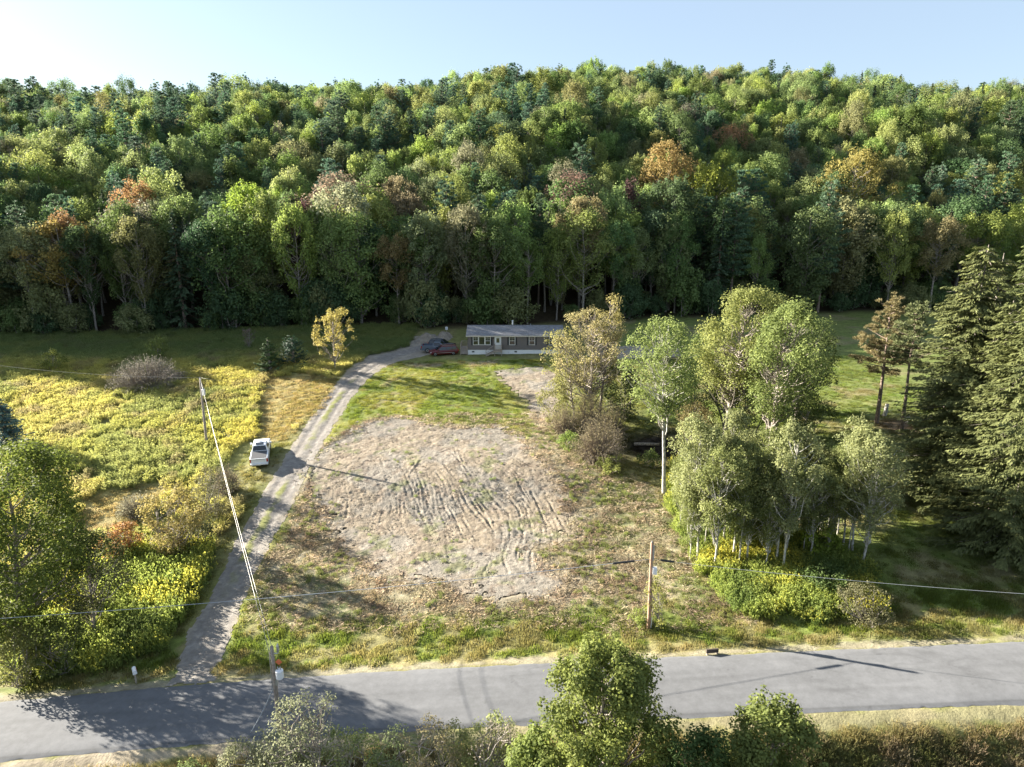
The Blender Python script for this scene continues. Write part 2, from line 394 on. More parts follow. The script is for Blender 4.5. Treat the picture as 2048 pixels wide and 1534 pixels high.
def mixc(c, t, k):
    k = k[..., None]
    return c*(1-k)+np.array(t)*k
def alb(x, y):
    n1 = fbm(x/5, y/5, 41, 4); n2 = fbm(x/1.6, y/1.6, 43, 4); n3 = fbm(x/.6, y/.6, 47, 3); nb = fbm(x/12, y/12, 49, 3)
    wx = x+(fbm(x/2.2, y/2.2, 51, 4)-.5)*3.0; wy = y+(fbm(x/2.2, y/2.2, 53, 4)-.5)*3.0
    c = np.zeros(x.shape+(3,))+np.array([.15, .155, .05])
    c = mixc(c, (.20, .18, .08), sstep(.45, .62, n1)*.7)
    # right hand mown lawn
    rl = sstep(16, 20, wx)*sstep(43, 46, y)
    lawnc = mixc(mixc(np.zeros_like(c)+np.array([.135, .160, .045]), (.20, .17, .09), sstep(.52, .68, n1)*.75), (.12, .17, .035), sstep(.5, .7, n2)*.6)
    c = c*(1-rl[..., None])+lawnc*rl[..., None]
    # brushy straw ground around the clearing
    zone = sstep(-.3, .8, poly_sd(wx, wy, ZONE_straw))
    straw = mixc(np.zeros_like(c)+np.array([.222, .198, .122]), (.10, .13, .035), sstep(.47, .60, n1)*.75)
    straw = mixc(straw, (.17, .145, .09), sstep(.58, .72, n2)*.5)
    straw = mixc(straw, (.34, .29, .2), sstep(.58, .72, n3)*.6)
    c = c*(1-zone[..., None])+straw*zone[..., None]
    sdc = poly_sd(x, y, POLY_clear)
    k = sstep(-4.2, .2, sdc+(n1-.5)*5+(n2-.5)*2.5)*sstep(-8, -3, sdc)
    c = mixc(c, (.222, .19, .145), k*.85)
    # lawn before the house and down the driveway
    k = sstep(-.5, .9, poly_sd(wx, wy, POLY_lawn)+(n2-.5)*2)
    lawn = mixc(np.zeros_like(c)+np.array([.135, .168, .035]), (.195, .195, .05), sstep(.38, .56, n1)*.85)
    lawn = mixc(lawn, (.22, .18, .10), sstep(.62, .74, n2)*.6)
    c = c*(1-k[..., None])+lawn*k[..., None]
    # bare strip in front of the house
    k = np.exp(-((y-111.2-0.03*(x+8))/1.3)**2)*sstep(-21, -14, x)*sstep(3, -4, x)*sstep(.35, .55, n2)
    c = mixc(c, (.27, .22, .15), k*.9)
    # verge
    k = sstep(49.5, 47.5, wy)*sstep(41, 42.5, y)*sstep(46, 36, np.abs(x)+0*y)
    v = mixc(np.zeros_like(c)+np.array([.12, .15, .035]), (.22, .19, .09), sstep(.45, .6, n2)*.8)
    c = c*(1-k[..., None])+v*k[..., None]
    c = mixc(c, (.26, .22, .12), np.exp(-((y-42.8)/.35)**2)*.55*sstep(60, 40, np.abs(x)))
    # mown tan strips in the field
    for pl in (POLY_mown, POLY_mown2):
        k = sstep(-.4, .6, poly_sd(wx, wy, pl)); c = mixc(c, (.27, .22, .085), k*.9)
    # gravel shoulders
    e = np.minimum(np.abs(y-RE_top(x)-.35), 9); k = sstep(.6, .2, e+(n2-.5)*1.6)
    c = mixc(c, (.24, .21, .16), k*.75)
    e = np.abs(y-RE_bot(x)+.5); k = sstep(.9, .4, e+(n2-.5)*1.6)*(.45+.55*sstep(-8, -14, x))
    c = mixc(c, (.27, .23, .165), k)
    # ground colour darkened towards the middle of the hollow; forest floor
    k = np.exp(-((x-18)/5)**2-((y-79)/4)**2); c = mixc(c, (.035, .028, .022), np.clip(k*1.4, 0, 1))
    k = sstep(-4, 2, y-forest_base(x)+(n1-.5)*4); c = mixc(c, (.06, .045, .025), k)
    # brown needles under the pines
    q = P(1800, 850); k = np.exp(-(((x-q[0])/3.5)**2+((y-q[1])/2.5)**2)); c = mixc(c, (.14, .085, .055), np.clip(k*1.5, 0, 1)*.8)
    # embankment below the road
    k = sstep(33.5, 32, y); c = mixc(c, (.10, .08, .045), k)
    return c*(.75+.5*n3[..., None])
ZONE_straw = Pn([(640, 900), (760, 835), (1070, 830), (1110, 850), (1130, 900), (1200, 940), (1325, 985), (1345, 1060), (1400, 1160), (1500, 1245), (1300, 1255), (1000, 1235), (700, 1245), (560, 1240), (500, 1190), (560, 1060)])

# ------------------------------------------------------------------ the ground sheet
def axis(segs):
    out = [segs[0][0]]
    for a, b, st in segs:
        n = max(1, int(round((b-a)/st))); out += list(np.linspace(a, b, n+1)[1:])
    return np.array(out)
gx = axis([(-420, -130, 12), (-130, -60, 2.2), (-60, -34, .55), (-34, 34, .26), (34, 60, .6), (60, 130, 2.2), (130, 420, 12)])
gy = axis([(-60, 18, 6), (18, 27, 1.0), (27, 60, .24), (60, 100, .3), (100, 150, .6), (150, 360, 4), (360, 800, 25)])
X, Y = np.meshgrid(gx, gy)
Z = T(X, Y)
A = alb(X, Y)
sd_road = np.minimum(Y-RE_bot(X), RE_top(X)-Y)
sd_dr = poly_sd(X, Y, POLY_drive); sd_cl = poly_sd(X, Y, POLY_clear); sd_pt = poly_sd(X, Y, POLY_patch)
near = (np.abs(X) < 62) & (Y > 26) & (Y < 150)
sd_dr = np.minimum(sd_dr+ragn(X, Y, .35), Y-RE_top(X)-.05); sd_cl = np.maximum(sd_cl+ragn(X, Y, 2.6), sd_pt+ragn(X, Y, 1.4))
sd_yd = poly_sd(X, Y, PARK)+ragn(X, Y, .8); sd_any = np.maximum(np.maximum(sd_dr, sd_cl), sd_yd)
rough = (fbm(X*1.3, Y*1.3, 61, 3)-.5)*.16*sstep(-.2, -1.2, sd_road)*sstep(-.15, -1.0, sd_any)*near
Z = Z+rough
Z = Z-.04*sstep(-.1, .1, sd_road)-.10*sstep(.1, .4, sd_road)-.03*sstep(-.1, .1, sd_any)-.30*sstep(.3, .9, sd_any)
nx, ny = len(gx), len(gy)
i = np.arange(ny-1)[:, None]*nx; j = np.arange(nx-1)[None, :]
q = np.stack([i+j, i+j+1, i+nx+j+1, i+nx+j], -1).reshape(-1, 4)
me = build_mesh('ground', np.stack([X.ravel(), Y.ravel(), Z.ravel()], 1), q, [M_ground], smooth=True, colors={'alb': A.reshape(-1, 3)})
tag(link(bpy.data.objects.new('ground', me)), kind='structure', label='grassy ground rising from the road to the wooded hill')

def sheet(name, sdf, bounds, res, lift, mat, albf, hf=None, label=None, ragged=.5, edge=.25):
    x0, x1, y0, y1 = bounds
    xs = np.arange(x0, x1, res); ys = np.arange(y0, y1, res)
    X, Y = np.meshgrid(xs, ys)
    rag = ragn(X, Y, ragged)
    sd = sdf(X, Y)+rag
    m = sd > 0
    cell = m[:-1, :-1] & m[1:, :-1] & m[:-1, 1:] & m[1:, 1:]
    Z = T(X, Y)+lift*sstep(0, edge, sd)-.01*sstep(edge*.5, 0, sd)
    if hf is not None: Z = Z+hf(X, Y)*sstep(0, .8, sd)
    n = len(xs); I, J = np.nonzero(cell)
    q = np.stack([I*n+J, I*n+J+1, (I+1)*n+J+1, (I+1)*n+J], 1)
    used = np.unique(q); mp = np.zeros(X.size, int); mp[used] = np.arange(len(used))
    A = albf(X.ravel()[used], Y.ravel()[used])
    v = np.stack([X.ravel(), Y.ravel(), Z.ravel()], 1)[used]
    me = build_mesh(name, v, mp[q], [mat], smooth=True, colors={'alb': A})
    return tag(link(bpy.data.objects.new(name, me)), kind='structure', label=label)
def bnd(p, m=2): return (p[:, 0].min()-m, p[:, 0].max()+m, p[:, 1].min()-m, p[:, 1].max()+m)

def dirt_alb(x, y):
    n1 = fbm(x/4, y/4, 81, 4); n2 = fbm(x/.9, y/.9, 83, 4); n3 = fbm(x*3, y*3, 87, 3)
    c = np.zeros(x.shape+(3,))+np.array([.225, .186, .136])
    c = mixc(c, (.205, .188, .160), sstep(.45, .6, n1)*.8)
    c = mixc(c, (.175, .135, .10), sstep(.55, .72, n2)*.6)
    c = mixc(c, (.33, .285, .23), sstep(.6, .75, n3)*.6)
    g = sstep(.56, .66, fbm(x/2.5, y/2.5, 89, 4))*sstep(.4, .6, n2)
    return mixc(c, (.12, .14, .05), g*.55)
sheet('dirt_clearing', lambda x, y: poly_sd(x, y, POLY_clear), bnd(POLY_clear), .125, .02, M_dirt, dirt_alb, micro, 'bare bulldozed soil of the clearing below the house', 2.6)
sheet('dirt_patch', lambda x, y: poly_sd(x, y, POLY_patch), bnd(POLY_patch), .2, .02, M_dirt, dirt_alb, micro, 'bare soil scraped beside the lawn of the house', 1.4)
def drive_alb(x, y):
    d = line_dist(x, y, DR_C); n2 = fbm(x/.8, y/.8, 93, 4); n3 = fbm(x*3, y*3, 97, 3); n1 = fbm(x/5, y/5, 99, 3)
    c = np.zeros(x.shape+(3,))+np.array([.205, .188, .168])
    c = mixc(c, (.28, .26, .23), sstep(.5, .7, n3)*.6)
    mid = sstep(.55, .15, d+(n2-.5)*.9)*sstep(50, 58, y)*sstep(106, 98, y)*sstep(.3, .5, n1+.1)
    c = mixc(c, (.17, .18, .055), mid*.95)
    c = mixc(c, (.17, .15, .13), sstep(.58, .7, n2)*.5)
    return mixc(c, (.33, .29, .22), sstep(1.3, 1.9, d+(n2-.5))*.5)
def drive_h(x, y):
    d = line_dist(x, y, DR_C)
    return -.05*np.exp(-((d-.85)/.3)**2)+(fbm(x*2.2, y*2.2, 95, 4)-.5)*.07+.02*np.exp(-(d/.3)**2)
sheet('gravel_driveway', lambda x, y: np.minimum(poly_sd(x, y, POLY_drive), y-RE_top(x)-.05), bnd(POLY_drive), .17, .0, M_gravel, drive_alb, drive_h, 'two-track gravel driveway running from the road up to the house', .35)
sheet('gravel_yard', lambda x, y: poly_sd(x, y, PARK), bnd(PARK), .35, .02, M_gravel, drive_alb, None, 'shaded gravel yard at the far end of the house', .8)

# road: strip following the terrain, with slightly broken edges
xs = np.concatenate([np.linspace(-420, -60, 60), np.linspace(-59.6, 60, 900), np.linspace(61, 420, 60)])
K = 45
rv = []; ra = []
for ii, s in enumerate(np.linspace(0, 1, K)):
    t_, b_ = RE_top(xs), RE_bot(xs)
    t_ = np.where(np.abs(xs) > 90, RE_top(90.), t_); b_ = np.where(np.abs(xs) > 90, RE_bot(90.), b_)
    w = (noise(xs*.9, xs*0, 5)-.5)*.16+(noise(xs*3.1, xs*0, 6)-.5)*.10
    yy = b_+(t_-b_)*s+w*(1 if ii in (0, K-1) else 0)*(1 if ii else -1)
    zz = T(xs, yy)+.012+.05*(1-(2*s-1)**2)
    if ii in (0, K-1): zz = zz-.03
    rv.append(np.stack([xs, yy, zz], 1))
    n = fbm(xs/3, yy/3, 101, 4); n2 = fbm(xs*.5/3, yy*2.5, 103, 4)
    c = np.zeros((len(xs), 3))+np.array([.128, .131, .137])
    c = c*(.86+.28*n[:, None])*(.88+.24*n2[:, None])
    seam = np.exp(-((s-.30)/.03)**2)*.10*sstep(.4, .6, noise(xs/7, xs*0, 8))+np.exp(-((s-.58)/.03)**2)*.08
    crack = sstep(.035, .0, np.abs(fbm(xs/4+s*2.2, yy/2.0, 171, 3)-.5))*.14*sstep(.45, .6, fbm(xs/12, yy/12, 173, 2))
    oil = np.exp(-((s-.5)/.12)**2)*.05
    edge_ = np.exp(-((s-.04)/.02)**2)*.35
    c = c*(1-seam-edge_-crack-oil)[:, None]*np.where(noise(xs*1.7, yy*1.7, 175) > .965, .8, 1)[:, None]
    ra.append(c)
rv = np.stack(rv, 0); n = len(xs)
i = np.arange(K-1)[:, None]*n; j = np.arange(n-1)[None, :]
q = np.stack([i+j, i+j+1, i+n+j+1, i+n+j], -1).reshape(-1, 4)
me = build_mesh('road', rv.reshape(-1, 3), q, [M_asphalt], smooth=True, colors={'alb': np.concatenate(ra)})
tag(link(bpy.data.objects.new('road', me)), kind='structure', label='grey asphalt road without markings crossing the front')

#@@HOUSE
# ------------------------------------------------------------------ house
M_siding = simple('siding_taupe', (.155, .135, .125), .6, var=.04)
M_trim = simple('trim_white', (.72, .71, .68), .5, var=.03)
M_trimt = simple('fascia_cream', (.55, .50, .43), .5, var=.03)
M_skirt = simple('skirting_white', (.80, .80, .80), .55, var=.03)
M_shut = simple('shutter_black', (.02, .022, .025), .5)
M_vent = simple('vent_dark', (.03, .03, .03), .6)
M_glass = glass('window_glass')
M_wood = simple('deck_timber', (.34, .29, .24), .8, var=.15, vscale=3)
M_metalw = simple('painted_metal_white', (.75, .76, .77), .4, var=.04)
M_greym = simple('galvanised_metal', (.42, .44, .46), .4, .6)
def shingle_mat():
    m, nt, p = new_mat('roof_shingle')
    tc = nt.nodes.new('ShaderNodeTexCoord')
    br = nt.nodes.new('ShaderNodeTexBrick'); br.offset = .5
    br.inputs['Scale'].default_value = 1.0; br.inputs['Brick Width'].default_value = .33; br.inputs['Row Height'].default_value = .14
    br.inputs['Mortar Size'].default_value = .006; br.inputs['Color1'].default_value = (.13, .135, .145, 1); br.inputs['Color2'].default_value = (.21, .215, .23, 1); br.inputs['Mortar'].default_value = (.06, .06, .065, 1)
    nt.links.new(tc.outputs['Object'], br.inputs['Vector'])
    n = nt.nodes.new('ShaderNodeTexNoise'); n.inputs['Scale'].default_value = .9; n.inputs['Detail'].default_value = 6
    nt.links.new(tc.outputs['Object'], n.inputs['Vector'])
    r = nt.nodes.new('ShaderNodeMapRange'); r.inputs[3].default_value = .7; r.inputs[4].default_value = 1.3; nt.links.new(n.outputs[0], r.inputs[0])
    v = nt.nodes.new('ShaderNodeVectorMath'); v.operation = 'SCALE'; nt.links.new(br.outputs[0], v.inputs[0]); nt.links.new(r.outputs[0], v.inputs['Scale'])
    nt.links.new(v.outputs[0], p.inputs['Base Color']); p.inputs['Roughness'].default_value = .9
    return m
M_shingle = shingle_mat()

hp = P(936, 709)
HX, HY = float(hp[0]), float(hp[1]); HZ = float(T(HX+6, HY-.3))+.02
HL, HD = 16.6, 8.0
house = empty('modular_house', (HX, HY, HZ))
tag(house, 'long single-storey taupe house with grey roof and white skirting at the forest edge', 'house')
WB, WT = .76, 3.22
g = Geo(); g.box(0, HL, 0, HD, -.5, WB); g.obj('skirting', M_skirt, house)
g = Geo()                                        # lap siding: each course leans out a little
nc = 14; ch = (WT-WB)/nc
for k in range(nc):
    z0 = WB+k*ch; z1 = z0+ch; o0, o1 = .045, .02
    for (ax, ay, bx, by, nx_, ny_) in ((0, 0, HL, 0, 0, -1), (HL, 0, HL, HD, 1, 0), (HL, HD, 0, HD, 0, 1), (0, HD, 0, 0, -1, 0)):
        g.add([(ax+nx_*o0, ay+ny_*o0, z0), (bx+nx_*o0, by+ny_*o0, z0), (bx+nx_*o1, by+ny_*o1, z1), (ax+nx_*o1, ay+ny_*o1, z1)], [(0, 1, 2, 3)])
        g.add([(ax+nx_*o0, ay+ny_*o0, z0), (bx+nx_*o0, by+ny_*o0, z0), (bx+nx_*.01, by+ny_*.01, z0), (ax+nx_*.01, ay+ny_*.01, z0)], [(3, 2, 1, 0)])
RZ = 4.32
for xx in (0, HL): g.add([(xx, 0, WT), (xx, HD, WT), (xx, HD/2, RZ-.12), (xx, HD/2, RZ-.12)], [(0, 1, 2, 2)])
g.obj('wall', M_siding, house)
OV = .3
g = Geo(); th = .10
sl = (RZ-WT-.02)/(HD/2+OV)
zE = WT+.04
for s, ya in ((0, -OV), (1, HD+OV)):
    q0 = [(-OV, ya, zE), (HL+OV, ya, zE), (HL+OV, HD/2, RZ), (-OV, HD/2, RZ)]
    q1 = [(x, y, z+th) for x, y, z in q0]
    g.add(q0+q1, [(0, 3, 2, 1), (4, 5, 6, 7), (0, 1, 5, 4), (0, 4, 7, 3), (1, 2, 6, 5)])
roof = g.obj('roof', M_shingle, house)
g = Geo(); g.box(-OV-.01, HL+OV+.01, -OV-.05, -OV-.003, zE-.14, zE+.07); g.box(-OV-.01, HL+OV+.01, HD+OV+.003, HD+OV+.05, zE-.14, zE+.07); g.obj('fascia', M_trimt, house)
g = Geo(); g.box(-OV, HL+OV, -OV, -.05, zE-.10, zE-.04); g.obj('soffit', M_trim, house)
g = Geo(); g.box(-OV, HL+OV, HD/2-.14, HD/2+.14, RZ+th-.03, RZ+th+.02); g.obj('ridge_cap', M_shingle, roof)
g = Geo(); g.tube([(0, 0, -.3), (0, 0, .74)], .13, 10); g.tube([(0, 0, .74), (0, 0, .80)], .18, 10)
v = g.obj('vent_pipe', M_metalw, house); v.location = (7.85, 4.4, RZ+th)
g = Geo(); g.tube([(0, 0, -.2), (0, 0, .3)], .06, 8); v = g.obj('vent_pipe', M_greym, house); v.location = (11.1, 4.5, RZ)
def xh(px): return (px-936)/11.42
def window(x0, x1, z0, z1, style, parent=house):
    g = Geo(); y0, y1 = -.10, -.02; f = .09
    g.box(x0, x1, y0, y1, z0, z0+f); g.box(x0, x1, y0, y1, z1-f, z1); g.box(x0, x0+f, y0, y1, z0+f, z1-f); g.box(x1-f, x1, y0, y1, z0+f, z1-f)
    fr = g.obj('window', M_trim, parent)
    g = Geo(); zm = (z0+z1)/2
    if style == 'sash':
        g.box(x0+f, x1-f, -.085, -.03, zm-.03, zm+.03)
        xm = (x0+x1)/2
        g.box(xm-.012, xm+.012, -.075, -.045, zm+.03, z1-f); g.box(x0+f, x1-f, -.072, -.046, (zm+z1)/2-.012, (zm+z1)/2+.012)
        g.obj('sash', M_trim, fr)
        g = Geo(); g.box(x0+f, x1-f, -.055, -.04, zm, z1-f); g.obj('pane', M_glass, fr)
        g = Geo(); g.box(x0+f, x1-f, -.065, -.05, z0+f, zm); g.obj('pane', M_glass, fr)
    else:
        g = Geo(); g.box(x0+f, x1-f, -.06, -.045, z0+f, z1-f); g.obj('pane', M_glass, fr)
def shutter(x0, x1, z0, z1):
    g = Geo(); g.box(x0, x1, -.085, -.04, z0, z1)
    for k in range(14):
        z = z0+.06+k*(z1-z0-.12)/14; g.box(x0+.04, x1-.04, -.10, -.08, z, z+.04)
    g.obj('shutter', M_shut, house)
Z0, Z1 = 1.62, 3.12
for a, b, st in ((946.3, 957.5, 'sash'), (957.6, 970.3, 'fixed'), (970.4, 981.9, 'sash')): window(xh(a), xh(b), Z0, Z1, st)
window(xh(1018.5), xh(1031), Z0, Z1, 'sash'); window(xh(1058), xh(1070.5), Z0, Z1, 'sash'); window(14.2, 15.3, Z0, Z1, 'sash')
for a, b in ((943, 946), (982.3, 985.3), (1015.3, 1018.2), (1031.3, 1034.3), (1054.8, 1057.7), (1070.8, 1073.7)): shutter(xh(a), xh(b), Z0, Z1)
shutter(13.9, 14.17, Z0, Z1); shutter(15.33, 15.6, Z0, Z1)
dx0, dx1 = xh(991), xh(1001.5)
g = Geo(); g.box(dx0-.12, dx0, -.11, -.02, WB+.12, 3.13); g.box(dx1, dx1+.12, -.11, -.02, WB+.12, 3.13); g.box(dx0-.12, dx1+.12, -.112, -.02, 3.02, 3.14)
dr = g.obj('door_frame', M_trim, house)
g = Geo(); g.box(dx0, dx1, -.08, -.03, WB+.12, 3.02); door = g.obj('door', M_trim, house)
g = Geo(); g.box(dx0+.2, dx1-.2, -.092, -.082, 2.05, 2.85); g.obj('pane', glass('door_glass', (.09, .085, .05)), door)
g = Geo(); g.tube([(dx0+.1, -.09, 1.85), (dx0+.1, -.13, 1.85)], .035, 6); g.obj('handle', M_greym, door)
g = Geo(); g.box(dx0-.36, dx0-.24, -.16, -.05, 2.75, 3.0); g.obj('porch_light', M_vent, house)
for px in (946.4, 1032): 
    g = Geo(); g.box(xh(px)-.22, xh(px)+.22, -.03, .03, .30, .52); g.obj('crawlspace_vent', M_vent, house)
g = Geo(); g.box(xh(1017.5), xh(1018.2), -.05, .0, .1, .42); g.obj('spigot', M_greym, house)

# front steps and landing
st = empty('front_steps', (HX, HY, HZ)); tag(st, 'weathered timber landing and stairs at the white front door of the house', 'steps')
lx0, lx1 = xh(989.5), xh(1004.3); ly0, ly1 = -1.5, -.06; lz = .88
for k in range(10):
    y0 = ly0+k*(ly1-ly0)/10; g = Geo(); g.box(lx0, lx1, y0+.006, y0+(ly1-ly0)/10-.006, lz-.03, lz+.008); g.obj('plank', M_wood, st)
g = Geo(); g.box(lx0, lx1, ly0-.04, ly0, lz-.2, lz-.02); g.box(lx1, lx1+.04, ly0, ly1, lz-.2, lz-.02); g.obj('joist', M_wood, st)
for (x, y) in ((lx0+.05, ly0+.0), (lx1-.05, ly0+.0), (lx1-.05, ly1-.1), (lx0+.05, ly1-.1)):
    g = Geo(); g.box(x-.05, x+.05, y-.10, y-.001, -.25, lz+1.0); g.obj('post', M_wood, st)
g = Geo(); g.box(lx0, lx1, ly0-.12, ly0+.02, lz+.95, lz+1.0); g.box(lx0, lx1, ly0-.07, ly0-.03, lz+.1, lz+.15)
n = 11
for k in range(n): x = lx0+.15+k*(lx1-lx0-.3)/(n-1); g.box(x-.02, x+.02, ly0-.07, ly0-.03, lz+.12, lz+.95)
g.box(lx1-.08, lx1-.02, ly0, ly1, lz+.95, lz+1.0)
for k in range(10): y = ly0+.1+k*.13; g.box(lx1-.07, lx1-.03, y-.02, y+.02, lz+.0, lz+.95)
g.obj('railing', M_wood, st)
for k in range(4):
    x1_ = lx0-.02-k*.30; z = lz-.19*(k+1)
    g = Geo(); g.box(x1_-.30, x1_+.02, ly0+.05, ly1-.35, z-.035, z+.005); g.obj('tread', M_wood, st)
for y in (ly0+.02, ly1-.33):
    g = Geo(); g.add([(lx0, y-.03, lz-.3), (lx0, y+.01, lz-.3), (lx0, y+.01, lz-.02), (lx0, y-.03, lz-.02), (lx0-1.4, y-.03, -.1), (lx0-1.4, y+.01, -.1), (lx0-1.4, y+.01, .14), (lx0-1.4, y-.03, .14)], [(0, 1, 2, 3), (4, 7, 6, 5), (3, 2, 6, 7), (0, 4, 5, 1), (0, 3, 7, 4), (1, 5, 6, 2)]); g.obj('stringer', M_wood, st)
g = Geo(); g.tube([(lx0-.02, ly0-.02, lz+.95), (lx0-1.45, ly0-.02, .98)], .04, 4); g.tube([(lx0-.02, ly0-.02, lz+.5), (lx0-1.45, ly0-.02, .5)], .025, 4)
for k in range(1, 6): t = k/6; x = lx0-.02-1.43*t; z = lz+.95-(lz-.03)*t; g.tube([(x, ly0-.02, z), (x, ly0-.02, z-.9)], .017, 4)
g.obj('handrail', M_wood, st)
g = Geo(); g.box(lx0-1.5, lx0-1.4, ly0-.07, ly0+.03, -.2, 1.02); g.obj('post', M_wood, st)
# side porch on the left end
st = empty('side_porch', (HX, HY, HZ)); tag(st, 'small timber porch with railing and broad steps on the left end of the house', 'porch')
px0, px1, py0, py1, pz = -1.32, -.06, .9, 2.9, .86
for k in range(12):
    y0 = py0+k*(py1-py0)/12; g = Geo(); g.box(px0, px1, y0+.006, y0+(py1-py0)/12-.006, pz-.03, pz+.008); g.obj('plank', M_wood, st)
for x, y in ((px0, py0), (px0, py1-.1), (px1-.1, py0), (px0, -.35), (px1-.1, -.35)):
    g = Geo(); g.box(x, x+.1, y, y+.1, -.25, pz+(.98 if y > 0 else .75)); g.obj('post', M_wood, st)
g = Geo()
g.box(px0+.02, px0+.08, py0, py1, pz+.93, pz+.98); g.box(px0, px1, py1-.07, py1-.03, pz+.93, pz+.98)
for k in range(9): x = px0+.12+k*.12; g.box(x-.018, x+.018, py1-.07, py1-.03, pz+.05, pz+.93)
for k in range(14): y = py0+.1+k*.14; g.box(px0+.03, px0+.07, y-.018, y+.018, pz+.05, pz+.93)
g.add([(px0+.02, py0, pz+.93), (px0+.08, py0, pz+.93), (px0+.08, -.3, pz+.6), (px0+.02, -.3, pz+.6), (px0+.02, py0, pz+.98), (px0+.08, py0, pz+.98), (px0+.08, -.3, pz+.66), (px0+.02, -.3, pz+.66)], [(0, 1, 2, 3), (4, 7, 6, 5), (0, 3, 7, 4), (1, 5, 6, 2), (3, 2, 6, 7)])
g.obj('railing', M_wood, st)
for k in range(4):
    g = Geo(); z = pz-.19*(k+1); y = py0-.02-.3*k; g.box(px0+.1, px1, y-.30, y+.02, z-.035, z+.005); g.obj('tread', M_wood, st)
    g = Geo(); g.box(px0+.1, px1, y-.02, y+.0, z+.01, z+.15); g.obj('riser', M_wood, st)

# meter post beside the parking place
q = P(893.5, 668); mp_ = empty('meter_post', tuple(q)); tag(mp_, 'white electric meter box on a short post behind the parked cars', 'meter box')
Geo().box(-.05, .05, -.05, .05, -.3, 1.5).obj('post', M_wood, mp_)
b = Geo().box(-.24, .24, -.2, -.052, .9, 1.45).obj('meter_box', M_metalw, mp_)
Geo().tube([(0, -.2, 1.25), (0, -.29, 1.25)], .1, 10).obj('meter', M_greym, b)

# ------------------------------------------------------------------ vehicles
def carpaint(name, c): return simple(name, c, .35, 0.0, var=.02, coat=.35)
M_tyre = simple('tyre_rubber', (.02, .02, .02), .85)
M_rim = simple('wheel_rim', (.45, .45, .47), .35, .8)
M_tail = simple('tail_lamp', (.45, .015, .01), .2, coat=1)
M_lamp = simple('head_lamp', (.7, .72, .75), .15, coat=1)
M_blk = simple('black_plastic', (.02, .02, .022), .6)
M_cglass = glass('car_glass', (.012, .015, .02))
M_plate = simple('plate', (.55, .55, .5), .5)
def loft(g, secs, m=0, cap=True):
    """secs: list of rings (same number of points)"""
    secs = [np.array(s, float) for s in secs]; n = len(secs[0]); v = np.vstack(secs); q = []
    for a in range(len(secs)-1):
        for b in range(n): q.append((a*n+b, a*n+(b+1) % n, (a+1)*n+(b+1) % n, (a+1)*n+b))
    if cap:
        for a, rev in ((0, 1), (len(secs)-1, 0)):
            c = len(v); v = np.vstack([v, secs[a].mean(0)[None]])
            for b in range(0, n, 1):
                t = (c, a*n+b, a*n+(b+1) % n, a*n+(b+1) % n); q.append(t if not rev else (c, a*n+(b+1) % n, a*n+b, a*n+b))
    g.add(v, q, m=m); return g
def ring(x, w, z0, z1, tuck=.06, shoulder=.1):
    """closed section of a body at length x"""
    h = z1-z0
    return [(x, -w+tuck, z0), (x, w-tuck, z0), (x, w, z0+h*.25), (x, w, z0+h*.7), (x, w-shoulder*.6, z1-.03), (x, w-shoulder-.04, z1), (x, -w+shoulder+.04, z1), (x, -w+shoulder*.6, z1-.03), (x, -w, z0+h*.7), (x, -w, z0+h*.25)]
def wheel(parent, x, y, r, w=.25):
    s = 1 if y > 0 else -1
    g = Geo(); g.tube([(0, -w/2, 0), (0, -w/2+.03, 0), (0, w/2-.03, 0), (0, w/2, 0)], [r*.93, r, r, r*.93], 20); wh = g.obj('wheel', M_tyre, parent); wh.location = (x, y, r)
    g = Geo(); g.tube([(0, s*(w/2+.001), 0), (0, s*(w/2+.012), 0)], [r*.62, r*.58], 14); rm = g.obj('rim', M_rim, wh)
    g = Geo()
    for k in range(5):
        a = k*2*math.pi/5; g.tube([(0, s*(w/2+.015), 0), (math.cos(a)*r*.5, s*(w/2+.02), math.sin(a)*r*.5)], .035, 4)
    g.obj('hub', M_blk, wh)
    return wh
def quadpart(name, pts, mat, parent, off=.012):
    pts = np.array(pts, float); n = np.cross(pts[1]-pts[0], pts[2]-pts[0]); n /= np.linalg.norm(n)
    g = Geo(); v = np.vstack([pts+n*off, pts-n*.004])
    g.add(v, [(0, 1, 2, 3), (0, 4, 5, 1), (1, 5, 6, 2), (2, 6, 7, 3), (3, 7, 4, 0)]); return g.obj(name, mat, parent)
